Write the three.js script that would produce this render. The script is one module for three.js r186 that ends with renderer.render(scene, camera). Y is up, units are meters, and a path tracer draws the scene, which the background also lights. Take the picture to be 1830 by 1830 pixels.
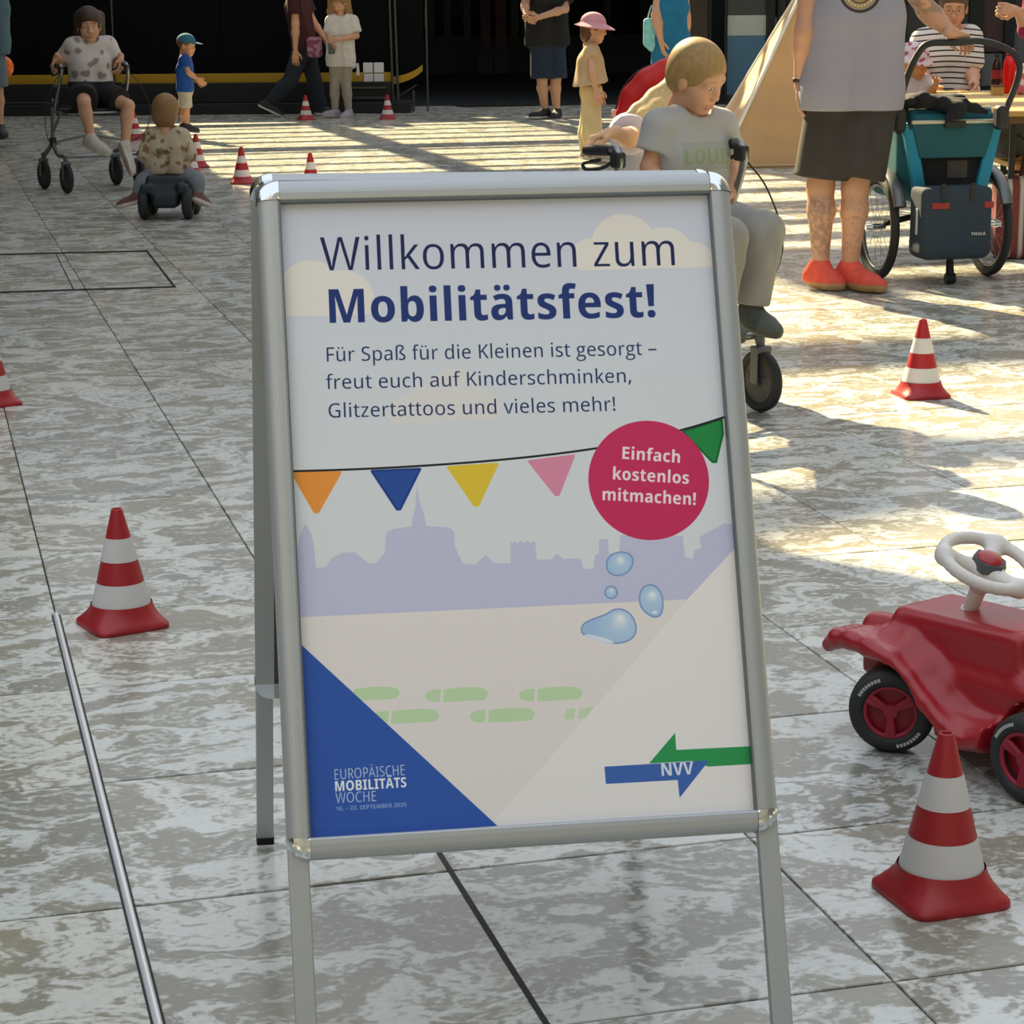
import * as THREE from 'three';
import { mergeGeometries } from 'three/addons/utils/BufferGeometryUtils.js';
import { RoundedBoxGeometry } from 'three/addons/geometries/RoundedBoxGeometry.js';
import { createNoise2D, createNoise3D } from 'simplex-noise';

// ---------------------------------------------------------------- camera, sky, sun, exposure
const scene = new THREE.Scene();
const camera = new THREE.PerspectiveCamera(26.13, 1, 0.05, 300);
camera.position.set(0, 1.347, 0);
camera.rotation.order = 'YXZ';
camera.rotation.set(-0.2329, 0, -0.0082);
camera.updateMatrixWorld(true);

const SKY = 1.0, SUN = 15.5, EXPOSURE = 1.38;
const SUN_UP = THREE.MathUtils.degToRad(35), SUN_AZ = THREE.MathUtils.degToRad(24);
const sunDir = new THREE.Vector3(-Math.sin(SUN_AZ) * Math.cos(SUN_UP), Math.sin(SUN_UP), -Math.cos(SUN_AZ) * Math.cos(SUN_UP));
{
  const W = 128, H = 64, d = new Float32Array(W * H * 4);
  for (let j = 0; j < H; j++) for (let i = 0; i < W; i++) {
    const e = ((j + 0.5) / H - 0.5) * Math.PI, t = Math.max(0, Math.sin(e)), k = Math.pow(1 - t, 2.2), o = (j * W + i) * 4;
    const c = e > 0 ? [0.80 + 0.22 * k, 0.87 + 0.15 * k, 0.97 + 0.05 * k] : [0.32, 0.32, 0.31];
    for (let n = 0; n < 3; n++) d[o + n] = c[n] * SKY;
    d[o + 3] = 1;
  }
  const t = new THREE.DataTexture(d, W, H, THREE.RGBAFormat, THREE.FloatType);
  t.mapping = THREE.EquirectangularReflectionMapping; t.magFilter = THREE.LinearFilter; t.minFilter = THREE.LinearFilter; t.needsUpdate = true;
  scene.background = t; scene.environment = t;
}
const sun = new THREE.DirectionalLight(new THREE.Color().setRGB(1.0, 0.81, 0.47), SUN);
sun.name = 'sun';
sun.position.copy(sunDir).multiplyScalar(60).add(new THREE.Vector3(0, 0, -12)); sun.target.position.set(0, 0, -12);
sun.castShadow = true; sun.shadow.mapSize.set(4096, 4096); sun.shadow.radius = 1;
Object.assign(sun.shadow.camera, { left: -30, right: 30, top: 30, bottom: -30, near: 1, far: 140 });
scene.add(sun, sun.target);
const renderer = new THREE.WebGLRenderer({ antialias: true });
renderer.toneMapping = THREE.LinearToneMapping; renderer.toneMappingExposure = EXPOSURE;
renderer.shadowMap.enabled = true;

// ---------------------------------------------------------------- helpers
const V = (x, y, z) => new THREE.Vector3(x, y, z);
function rng(seed) { let a = seed >>> 0; return () => { a = (a + 0x6d2b79f5) | 0; let t = Math.imul(a ^ (a >>> 15), 1 | a); t = (t + Math.imul(t ^ (t >>> 7), 61 | t)) ^ t; return ((t ^ (t >>> 14)) >>> 0) / 4294967296; }; }
const noise2 = createNoise2D(rng(11)), noise3 = createNoise3D(rng(12));
const FPX = 915 / Math.tan(THREE.MathUtils.degToRad(26.13 / 2));
const SURVEY = new THREE.Quaternion().setFromEuler(new THREE.Euler(-0.2329, 0, -0.0082, 'YXZ'));               // the measured pitch and roll, for laying out the place
function ray(px, py) { return V((px - 915) / FPX, (915 - py) / FPX, -1).applyQuaternion(SURVEY); }
function at(px, py, z) { const d = ray(px, py), t = z / d.z; return V(t * d.x, 1.347 + t * d.y, z); }      // the measured point of the photograph at depth z
function ground(px, py, y = 0) { const d = ray(px, py), t = (y - 1.347) / d.y; return V(t * d.x, y, t * d.z); }
const used = new Map();
function numbered(n) { const k = used.get(n) ?? 0; used.set(n, k + 1); return k ? n + '_' + String(k).padStart(3, '0') : n; }
function tag(o, label, category, group, kind) {
  if (label) o.userData.label = label; if (category) o.userData.category = category;
  if (group) o.userData.group = group; if (kind) o.userData.kind = kind; return o;
}
function thing(name, label, category, pos = [0, 0, 0], turn = 0, group) {
  const o = new THREE.Group(); o.name = numbered(name); o.position.set(...pos); o.rotation.y = turn; scene.add(o);
  return tag(o, label, category, group);
}
function struct(name, pos = [0, 0, 0], turn = 0) { const o = new THREE.Group(); o.name = numbered(name); o.position.set(...pos); o.rotation.y = turn; o.userData.kind = 'structure'; scene.add(o); return o; }
function part(name, geo, m, parent, label) {
  const o = new THREE.Mesh(geo, m); o.name = name; o.castShadow = true; o.receiveShadow = true; parent.add(o); if (label) o.userData.label = label; return o;
}
function single(name, geo, m, label, category, group, pos) {
  const o = part(numbered(name), geo, m, scene); if (pos) o.position.set(...pos); return tag(o, label, category, group);
}
function dup(root, pos, turn, label) { const c = root.clone(); c.name = numbered(root.name.replace(/_\d{3}$/, '')); scene.add(c); c.position.set(...pos); c.rotation.y = turn; c.userData = { ...root.userData, label }; return c; }
const lin = (hex) => new THREE.Color(hex);
function mat(color, rough = 0.6, metal = 0, extra = {}) { return new THREE.MeshStandardMaterial({ color: Array.isArray(color) ? new THREE.Color().setRGB(...color) : new THREE.Color(color), roughness: rough, metalness: metal, ...extra }); }
function pmat(color, rough, extra = {}) { return new THREE.MeshPhysicalMaterial({ color: Array.isArray(color) ? new THREE.Color().setRGB(...color) : new THREE.Color(color), roughness: rough, ...extra }); }
function canvasTex(w, h, draw, opts = {}) {
  const c = document.createElement('canvas'); c.width = w; c.height = h; draw(c.getContext('2d'), w, h);
  const t = new THREE.CanvasTexture(c); t.colorSpace = THREE.SRGBColorSpace; t.magFilter = THREE.LinearFilter; Object.assign(t, opts); return t;
}
const E4 = () => new THREE.Matrix4();
// collects geometries and joins them
class Geo {
  constructor() { this.l = []; }
  add(g, m) { g = g.index ? g.toNonIndexed() : g; if (m) g.applyMatrix4(m); for (const k of Object.keys(g.attributes)) if (!['position', 'normal', 'uv'].includes(k)) g.deleteAttribute(k);
    if (!g.attributes.uv) g.setAttribute('uv', new THREE.BufferAttribute(new Float32Array(g.attributes.position.count * 2), 2)); g.clearGroups?.(); this.l.push(g); return this; }
  box(cx, cy, cz, w, h, d, r = 0, m) { const g = r > 0 ? new RoundedBoxGeometry(w, h, d, 2, Math.min(r, w / 2.01, h / 2.01, d / 2.01)) : new THREE.BoxGeometry(w, h, d); g.translate(cx, cy, cz); return this.add(g, m); }
  cyl(a, b, r0, r1 = r0, n = 12) {
    const d = b.clone().sub(a), L = d.length(), g = new THREE.CylinderGeometry(r1, r0, L, n); g.translate(0, L / 2, 0);
    g.applyQuaternion(new THREE.Quaternion().setFromUnitVectors(V(0, 1, 0), d.normalize())); g.translate(a.x, a.y, a.z); return this.add(g);
  }
  tube(pts, r, seg = 0, n = 8, closed = false) { const c = new THREE.CatmullRomCurve3(pts, closed, 'centripetal'); this.add(new THREE.TubeGeometry(c, seg || pts.length * 6, r, n, closed)); if (!closed) { this.sph(pts[0], r); this.sph(pts[pts.length - 1], r); } return this; }
  sph(p, r, n = 8) { const g = new THREE.SphereGeometry(r, n, Math.max(5, n * 0.75 | 0)); g.translate(p.x, p.y, p.z); return this.add(g); }
  torus(p, R, r, axis = 'x', n = 28, arc) { const g = new THREE.TorusGeometry(R, r, 10, n, arc); if (axis === 'x') g.rotateY(Math.PI / 2); if (axis === 'y') g.rotateX(Math.PI / 2); g.translate(p.x, p.y, p.z); return this.add(g); }
  lathe(pts, n = 24, m) { return this.add(new THREE.LatheGeometry(pts.map((p) => new THREE.Vector2(p[0], p[1])), n), m); }
  build() { return this.l.length === 1 ? this.l[0] : mergeGeometries(this.l); }
  mesh(name, m, parent, label) { return part(name, this.build(), m, parent, label); }
}

// ---------------------------------------------------------------- smooth solids: a distance field on a grid, meshed by surface nets
class Field {
  constructor(cell) { this.c = cell; this.p = []; this.planes = []; }
  prim(f, lo, hi, k, sub) { this.p.push({ f, lo, hi, k, sub }); return this; }
  cap(a, b, ra, rb, k = 0.02, cut = 0) {           // tapered capsule; cut 1 = flat end at b, 2 = flat at a, 3 = both
    const dx = b.x - a.x, dy = b.y - a.y, dz = b.z - a.z, L2 = dx * dx + dy * dy + dz * dz || 1e-9, L = Math.sqrt(L2), R = Math.max(ra, rb);
    return this.prim((x, y, z) => {
      const px = x - a.x, py = y - a.y, pz = z - a.z, s = (px * dx + py * dy + pz * dz) / L2, t = s < 0 ? 0 : s > 1 ? 1 : s;
      const qx = px - dx * t, qy = py - dy * t, qz = pz - dz * t; let d = Math.sqrt(qx * qx + qy * qy + qz * qz) - (ra + (rb - ra) * t);
      if (cut & 1) d = Math.max(d, (s - 1) * L); if (cut & 2) d = Math.max(d, -s * L); return d;
    }, V(Math.min(a.x, b.x) - R, Math.min(a.y, b.y) - R, Math.min(a.z, b.z) - R), V(Math.max(a.x, b.x) + R, Math.max(a.y, b.y) + R, Math.max(a.z, b.z) + R), k);
  }
  chain(pts, rs, k) { for (let i = 0; i + 1 < pts.length; i++) this.cap(pts[i], pts[i + 1], rs[i], rs[i + 1], k); return this; }
  ell(c, rx, ry, rz, k = 0.02, q, sub) {
    const R = Math.max(rx, ry, rz), iq = q ? q.clone().invert() : null, v = V(0, 0, 0);
    return this.prim((x, y, z) => {
      v.set(x - c.x, y - c.y, z - c.z); if (iq) v.applyQuaternion(iq);
      const a = v.x / rx, b = v.y / ry, e = v.z / rz, k0 = Math.sqrt(a * a + b * b + e * e), k1 = Math.sqrt((a / rx) ** 2 + (b / ry) ** 2 + (e / rz) ** 2);
      return k1 < 1e-9 ? -Math.min(rx, ry, rz) : (k0 * (k0 - 1)) / k1;
    }, V(c.x - R, c.y - R, c.z - R), V(c.x + R, c.y + R, c.z + R), k, sub);
  }
  box(c, hx, hy, hz, r = 0.01, k = 0.02, q, sub) {
    const R = Math.hypot(hx, hy, hz), iq = q ? q.clone().invert() : null, v = V(0, 0, 0);
    return this.prim((x, y, z) => {
      v.set(x - c.x, y - c.y, z - c.z); if (iq) v.applyQuaternion(iq);
      const a = Math.abs(v.x) - hx + r, b = Math.abs(v.y) - hy + r, e = Math.abs(v.z) - hz + r;
      return Math.hypot(Math.max(a, 0), Math.max(b, 0), Math.max(e, 0)) + Math.min(Math.max(a, b, e), 0) - r;
    }, V(c.x - R, c.y - R, c.z - R), V(c.x + R, c.y + R, c.z + R), k, sub);
  }
  plane(p, n) { this.planes.push({ p, n: n.clone().normalize() }); return this; }   // keeps the side that n points away from
  build(color, uv) {
    const c = this.c, lo = V(1e9, 1e9, 1e9), hi = V(-1e9, -1e9, -1e9);
    for (const p of this.p) if (!p.sub) { lo.min(p.lo); hi.max(p.hi); }
    lo.subScalar(c * 2.5); hi.addScalar(c * 2.5);
    const nx = Math.ceil((hi.x - lo.x) / c) + 1, ny = Math.ceil((hi.y - lo.y) / c) + 1, nz = Math.ceil((hi.z - lo.z) / c) + 1, sy = nx, sz = nx * ny, G = new Float32Array(nx * ny * nz).fill(10);
    for (const p of this.p) {
      const m = p.k + 2.5 * c, k = p.k, B = (v, l, n) => Math.max(0, Math.min(n - 1, Math.floor((v - l) / c)));
      const x0 = B(p.lo.x - m, lo.x, nx), x1 = B(p.hi.x + m, lo.x, nx), y0 = B(p.lo.y - m, lo.y, ny), y1 = B(p.hi.y + m, lo.y, ny), z0 = B(p.lo.z - m, lo.z, nz), z1 = B(p.hi.z + m, lo.z, nz);
      for (let z = z0; z <= z1; z++) for (let y = y0; y <= y1; y++) for (let x = x0, o = z * sz + y * sy + x0; x <= x1; x++, o++) {
        let d = p.f(lo.x + x * c, lo.y + y * c, lo.z + z * c); const g = G[o];
        if (p.sub) { d = -d; const h = Math.max(k - Math.abs(g - d), 0); G[o] = Math.max(g, d) + (k > 0 ? (h * h) / (4 * k) : 0); }
        else { const h = Math.max(k - Math.abs(g - d), 0); G[o] = Math.min(g, d) - (k > 0 ? (h * h) / (4 * k) : 0); }
      }
    }
    for (const { p, n } of this.planes) for (let z = 0, o = 0; z < nz; z++) for (let y = 0; y < ny; y++) for (let x = 0; x < nx; x++, o++) {
      if (G[o] > 5) continue; const d = (lo.x + x * c - p.x) * n.x + (lo.y + y * c - p.y) * n.y + (lo.z + z * c - p.z) * n.z; if (d > G[o]) G[o] = d;
    }
    const id = new Int32Array(G.length).fill(-1), pos = [], idx = [];
    const E = [[0, 1], [0, 2], [0, 4], [1, 3], [1, 5], [2, 3], [2, 6], [3, 7], [4, 5], [4, 6], [5, 7], [6, 7]], off = [0, 1, sy, sy + 1, sz, sz + 1, sz + sy, sz + sy + 1], v = new Float32Array(8);
    for (let z = 0; z < nz - 1; z++) for (let y = 0; y < ny - 1; y++) for (let x = 0; x < nx - 1; x++) {
      const o = z * sz + y * sy + x; let m = 0;
      for (let i = 0; i < 8; i++) { v[i] = G[o + off[i]]; if (v[i] < 0) m |= 1 << i; }
      if (m === 0 || m === 255) continue;
      let X = 0, Y = 0, Z = 0, n = 0;
      for (const [a, b] of E) { if (((m >> a) & 1) === ((m >> b) & 1)) continue; const t = v[a] / (v[a] - v[b]); X += (a & 1) + t * ((b & 1) - (a & 1)); Y += ((a >> 1) & 1) + t * (((b >> 1) & 1) - ((a >> 1) & 1)); Z += (a >> 2) + t * ((b >> 2) - (a >> 2)); n++; }
      id[o] = pos.length / 3; pos.push(lo.x + (x + X / n) * c, lo.y + (y + Y / n) * c, lo.z + (z + Z / n) * c);
    }
    const quad = (a, b, d, e, flip) => { if (a < 0 || b < 0 || d < 0 || e < 0) return; if (flip) idx.push(a, d, b, b, d, e); else idx.push(a, b, d, b, e, d); };
    for (let z = 1; z < nz - 1; z++) for (let y = 1; y < ny - 1; y++) for (let x = 1; x < nx - 1; x++) {
      const o = z * sz + y * sy + x, s = G[o] < 0;
      if (s !== G[o + 1] < 0) quad(id[o - sy - sz], id[o - sz], id[o - sy], id[o], !s);
      if (s !== G[o + sy] < 0) quad(id[o - 1 - sz], id[o - sz], id[o - 1], id[o], s);
      if (s !== G[o + sz] < 0) quad(id[o - 1 - sy], id[o - sy], id[o - 1], id[o], !s);
    }
    const g = new THREE.BufferGeometry(); g.setAttribute('position', new THREE.BufferAttribute(new Float32Array(pos), 3)); g.setIndex(idx); g.computeVertexNormals();
    const N = pos.length / 3, uvs = new Float32Array(N * 2), cs = new Float32Array(N * 3), q = V(0, 0, 0);
    for (let i = 0; i < N; i++) {
      q.set(pos[i * 3], pos[i * 3 + 1], pos[i * 3 + 2]); const t = uv ? uv(q) : [q.x, q.y]; uvs[i * 2] = t[0]; uvs[i * 2 + 1] = t[1];
      const k = color ? color(q, i) : [1, 1, 1]; cs[i * 3] = k[0]; cs[i * 3 + 1] = k[1]; cs[i * 3 + 2] = k[2];
    }
    g.setAttribute('uv', new THREE.BufferAttribute(uvs, 2)); g.setAttribute('color', new THREE.BufferAttribute(cs, 3)); return g;
  }
}
// ---------------------------------------------------------------- the ground: polished stone slabs on a rotated grid
const YAW = 0.2617, TW = 0.5003, TD = 0.5558, U0 = 0.2403, W0 = -2.6015, cY = Math.cos(YAW), sY = Math.sin(YAW);
const uw = (u, w, y = 0) => V(cY * u + sY * w, y, -sY * u + cY * w);                 // grid metres to world
const toUW = (p) => [cY * p.x - sY * p.z, sY * p.x + cY * p.z];
function marble(seed, S) {
  const R = rng(seed), ox = R() * 100, oy = R() * 100, data = new Uint8Array(S * S * 4), per = 1.7;
  const f = (x, y, o) => { let a = 0, s = 0.5; for (let i = 0; i < o; i++) { a += s * noise2(x, y); x = x * 2.03 + 7.1; y = y * 2.03 + 3.7; s *= 0.5; } return a; };
  const ss = (a, b, x) => { const t = Math.min(1, Math.max(0, (x - a) / (b - a))); return t * t * (3 - 2 * t); };
  for (let j = 0; j < S; j++) for (let i = 0; i < S; i++) {
    const x = ox + (i / S) * per * 1.45, y = oy + (j / S) * per * 1.85;
    const wx = f(x * 1.6, y * 1.6, 4), wy = f(x * 1.6 + 31, y * 1.6 + 17, 4), px = x + wx * 0.36, py = y + wy * 0.36;
    const a = f(px * 1.9, py * 2.4, 7), b = f(px * 6 + 9, py * 8.5 + 4, 6), c = f(x * 26, y * 30, 4), fine = noise2(x * 90, y * 90) * 0.5 + noise2(x * 210, y * 210) * 0.5;
    let t = 0.68 * ss(-0.42, 0.42, a + b * 0.55 + c * 0.2) + 0.32 * ss(-0.09, 0.09, a * 0.6 + b * 0.7 + c * 0.4 + 0.02);                                             // 0 taupe ground, 1 pale clouds
    const edge = Math.exp(-Math.pow((a + b * 0.3 + c * 0.1 - 0.05) / 0.03, 2)), vein = Math.exp(-Math.pow((b + a * 0.4 + c * 0.12 + 0.16) / 0.022, 2));
    t = Math.min(1, Math.max(0, t + edge * 0.14 - vein * 0.2 + c * 0.22 + fine * 0.05));
    const tone = f(x * 0.8 + 50, y * 0.8, 2), o = (j * S + i) * 4;
    const dark = [141 + tone * 13, 138 + tone * 10, 125 + tone * 3], pale = [206, 209, 204];
    for (let n = 0; n < 3; n++) data[o + n] = Math.max(0, Math.min(255, dark[n] + (pale[n] - dark[n]) * t + fine * 5));
    data[o + 3] = 255;
  }
  const t = new THREE.DataTexture(data, S, S); t.colorSpace = THREE.SRGBColorSpace; t.wrapS = t.wrapT = THREE.RepeatWrapping; t.magFilter = THREE.LinearFilter; t.needsUpdate = true; return t;
}
const stoneMaps = [marble(3, 1536), marble(8, 1536)];
const stoneMats = []; for (const m of stoneMaps) for (const k of [[1, 1, 1], [0.94, 0.95, 0.96], [1, 0.975, 0.94]]) stoneMats.push(mat(k, 0.22, 0, { map: m }));
const jointM = mat(0x3c3b38, 0.85), darkM = mat(0x232426, 0.7), steelM = mat(0x8d9296, 0.32, 1.0), blackM = mat(0x101113, 0.5);
const floor = struct('floor', [0, 0, 0], YAW);
part('bedding', new Geo().box(0, -0.035, -12, 80, 0.05, 90).build(), jointM, floor);
{
  const R = rng(5), variants = [], G = 0.0014, GD = 0.003, ch = 0.0015;
  for (let n = 0; n < 20; n++) {                                                          // slab with a bevelled rim; each variant cuts another piece of the stone
    const w = TW / 2 - G, d = TD / 2 - GD, top = [[-w + ch, 0, -d + ch], [w - ch, 0, -d + ch], [w - ch, 0, d - ch], [-w + ch, 0, d - ch]], rim = [[-w, -ch, -d], [w, -ch, -d], [w, -ch, d], [-w, -ch, d]], low = rim.map((p) => [p[0], -0.012, p[2]]);
    const P = [], u0 = R() * 0.7, v0 = R() * 0.66, fl = R() < 0.5 ? -1 : 1;
    const q = (a, b, c, e) => P.push(a, c, b, a, e, c);
    q(...top); for (let i = 0; i < 4; i++) { const j = (i + 1) % 4; q(top[j], top[i], rim[i], rim[j]); q(rim[j], rim[i], low[i], low[j]); }
    const g = new THREE.BufferGeometry(); g.setAttribute('position', new THREE.BufferAttribute(new Float32Array(P.flat()), 3));
    g.setAttribute('uv', new THREE.BufferAttribute(new Float32Array(P.flatMap((p) => [u0 + (fl * p[0] + 0.26) / 1.7, v0 + (fl * p[2] + 0.29) / 1.7])), 2)); g.computeVertexNormals(); variants.push(g);
  }
  const cells = [], pr = V(0, 0, 0), inv0 = SURVEY.clone().invert();
  for (let i = -26; i < 34; i++) for (let j = -9; j < 44; j++) {
    const u = U0 + (i + 0.5) * TW, w = W0 - (j + 0.5) * TD, p = uw(u, w); if (p.z < -26.4) continue;
    pr.copy(p).sub(V(0, 1.347, 0)).applyQuaternion(inv0); const seen = pr.z < -1 && Math.abs(pr.x / pr.z) < 0.253 && Math.abs(pr.y / pr.z) < 0.262;
    cells.push({ u, w, d: p.length(), seen, v: variants[(R() * 20) | 0], m: stoneMats[(R() * 6) | 0], h: (R() - 0.5) * 0.0006 });
  }
  const near = cells.filter((c) => c.seen).sort((a, b) => a.d - b.d).slice(0, 300), rest = new Set(cells); near.forEach((c) => rest.delete(c));
  for (const c of near) { const t = part(numbered('paving_slab'), c.v, c.m, floor); t.position.set(c.u, c.h, c.w); }
  stoneMats.forEach((m) => {
    const g = new Geo(); for (const c of rest) if (c.m === m) g.add(c.v.clone(), E4().makeTranslation(c.u, c.h, c.w));
    if (g.l.length) g.mesh(numbered('distant_paving'), m, floor).userData.kind = 'stuff';
  });
  // bright metal strip in the joint that comes towards the camera, and the dark open joint beside it
  const w1 = W0 - 4 * TD;
  new Geo().cyl(V(U0, 0.0005, w1), V(U0, 0.0005, 1), 0.0065, 0.0065, 20).mesh('expansion_strip', mat(0xf4f6f8, 0.3, 0.45), floor, 'bright metal strip set in the joint');
  const eg = new Geo(); for (const s of [-1, 1]) eg.box(U0 + s * 0.0078, 0.0006, (w1 + 1) / 2, 0.0035, 0.0016, 1 - w1); eg.mesh('strip_edging', darkM, floor);
  new Geo().box(U0 + TW, 0.0006, (W0 - TD - 0.1 + 1) / 2, 0.0085, 0.0012, 1 - W0 + TD + 0.1).mesh('open_joint', darkM, floor, 'dark wide joint');
  const inv = floor.matrixWorld.copy(E4().makeRotationY(YAW)).clone().invert(), hatch = [[-30, 524], [313, 513], [263, 449], [-30, 456]].map(([x, y]) => ground(x, y, 0.0015).applyMatrix4(inv));
  const hg = new Geo(); for (let i = 0; i < 4; i++) hg.cyl(hatch[i], hatch[(i + 1) % 4], 0.006, 0.006, 4);
  hg.cyl(hatch[0].clone().lerp(hatch[1], 0.47), hatch[3].clone().lerp(hatch[2], 0.44), 0.0025, 0.0025, 4); hg.mesh('hatch_rim', darkM, floor, 'dark rim of an inspection hatch');
}

// ---------------------------------------------------------------- roof that shades the near left and the trellis whose bars stripe the ground
const toRoof = (H) => V(sunDir.x, 0, sunDir.z).multiplyScalar(H / sunDir.y);
{
  const H = 4.6, o = toRoof(H), pts = [[0.60, -5.30], [1.16, -4.84], [3.2, -2.8], [3.2, -1.2], [-13, -1.2], [-13, -27.5], [-5.55, -27.5]], s = new THREE.Shape(pts.map(([x, z]) => new THREE.Vector2(x + o.x, -(z + o.z))));
  const g = new THREE.ExtrudeGeometry(s, { depth: 0.25, bevelEnabled: false }); g.rotateX(-Math.PI / 2); g.translate(0, H, 0);
  const c = struct('ceiling'); part('roof_slab', g, mat(0xb9b9b4, 0.8), c);
}
{
  const H = 5.2, o = toRoof(H), t = struct('roof_trellis'), R = rng(21), wood = mat(0x9a958a, 0.8), UE = 1.92;
  const beam = (u0, u1, w0, w1, y, h, name) => { const a = uw((u0 + u1) / 2, (w0 + w1) / 2, y).add(o), g = new THREE.BoxGeometry(u1 - u0, h, w1 - w0); const m = part(numbered(name), g, wood, t); m.position.copy(a); m.rotation.y = YAW; };
  for (let k = 0; k < 6; k++) { const u = UE + k * 2.15 + (k ? 0 : 0.1); beam(u - 0.16, u + 0.16, -25, -9.2, H + 0.12, 0.12, 'main_beam'); }
  for (const w of [-22.9, -19.3, -16.2, -13.1, -10.2]) beam(UE - 0.2, UE + 11.4, w - 0.2, w + 0.2, H, 0.1, 'cross_beam');
  // a few beams of the higher roof, whose shadows arrive soft
  const o2 = toRoof(12), high = (px, py, len, wid, turn) => { const p = ground(px, py).add(o2), m = part(numbered('high_beam'), new THREE.BoxGeometry(len, 0.2, wid), wood, t); m.position.set(p.x, 12, p.z); m.rotation.y = turn; };
  high(1500, 640, 2.6, 0.3, YAW); high(1760, 625, 2.0, 0.42, YAW - 0.1); high(1445, 908, 0.75, 0.24, YAW + 0.3); high(1790, 500, 2.0, 0.3, YAW); high(1420, 455, 1.6, 0.35, YAW - 0.2); high(1700, 800, 0.8, 0.2, YAW - 0.5);
  for (let w = -24.2; w < -9.6; w += 0.68) {
    if ([-22.9, -19.3, -16.2, -13.1, -10.2].some((b) => Math.abs(b - w) < 0.36)) continue;
    for (let k = 0; k < 5; k++) { const far = w < -15, wd = far ? 0.11 + R() * 0.06 : 0.1 + R() * 0.3, j = far ? 0 : (R() - 0.5) * 0.3; if (!far && R() < 0.12) continue; const ua = UE + k * 2.15; beam(ua, ua + 2.15, w + j - wd / 2, w + j + wd / 2, H - 0.07, 0.02, 'roof_slat'); }
  }
}

{ // the buildings that enclose the square on the other three sides
  const w = (name, x, z, sx, h, sz) => { const s = struct(name); part('masonry', new Geo().box(x, h / 2, z, sx, h, sz).build(), mat(name === 'wall_left' ? 0x5a5c5f : 0x363c43, 0.6), s); const b = part('plinth', new Geo().box(x, 0.3, z, sx + 0.1, 0.6, sz + 0.1).build(), mat(0x34373a, 0.8), s); };
  w('wall_front', 1, 9.5, 28, 11.5, 0.6); w('wall_left', -12.5, -8, 0.6, 8, 34.4); w('wall_side', 12, -8, 0.6, 14, 34.4);
}
// ---------------------------------------------------------------- dark arcade and shop fronts behind the square
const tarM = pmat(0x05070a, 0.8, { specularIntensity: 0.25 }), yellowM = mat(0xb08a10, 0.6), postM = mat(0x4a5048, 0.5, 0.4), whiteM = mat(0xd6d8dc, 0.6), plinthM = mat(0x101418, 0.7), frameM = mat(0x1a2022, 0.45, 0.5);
{
  const back = struct('wall_back');
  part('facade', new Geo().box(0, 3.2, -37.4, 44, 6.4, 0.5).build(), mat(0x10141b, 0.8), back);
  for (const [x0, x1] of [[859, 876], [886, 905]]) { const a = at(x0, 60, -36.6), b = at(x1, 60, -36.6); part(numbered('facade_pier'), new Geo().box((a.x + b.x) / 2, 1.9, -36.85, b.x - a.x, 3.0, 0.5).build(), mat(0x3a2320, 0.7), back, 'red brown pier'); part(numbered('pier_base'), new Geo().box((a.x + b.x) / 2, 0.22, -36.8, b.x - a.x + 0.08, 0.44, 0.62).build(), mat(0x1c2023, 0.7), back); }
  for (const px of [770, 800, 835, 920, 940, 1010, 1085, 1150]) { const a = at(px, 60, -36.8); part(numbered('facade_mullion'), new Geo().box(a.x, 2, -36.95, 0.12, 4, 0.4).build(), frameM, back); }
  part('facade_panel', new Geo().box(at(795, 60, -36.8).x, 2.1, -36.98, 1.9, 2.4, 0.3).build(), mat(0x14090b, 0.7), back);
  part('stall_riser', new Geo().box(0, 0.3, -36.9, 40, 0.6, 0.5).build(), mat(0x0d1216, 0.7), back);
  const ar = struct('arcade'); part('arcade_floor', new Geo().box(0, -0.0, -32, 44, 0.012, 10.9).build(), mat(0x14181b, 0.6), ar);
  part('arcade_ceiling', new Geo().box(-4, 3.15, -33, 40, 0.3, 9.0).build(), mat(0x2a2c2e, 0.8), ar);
  part('arcade_side', new Geo().box(-22, 1.6, -32, 0.4, 3.2, 11).build(), mat(0x15181a, 0.8), ar);
}
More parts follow.
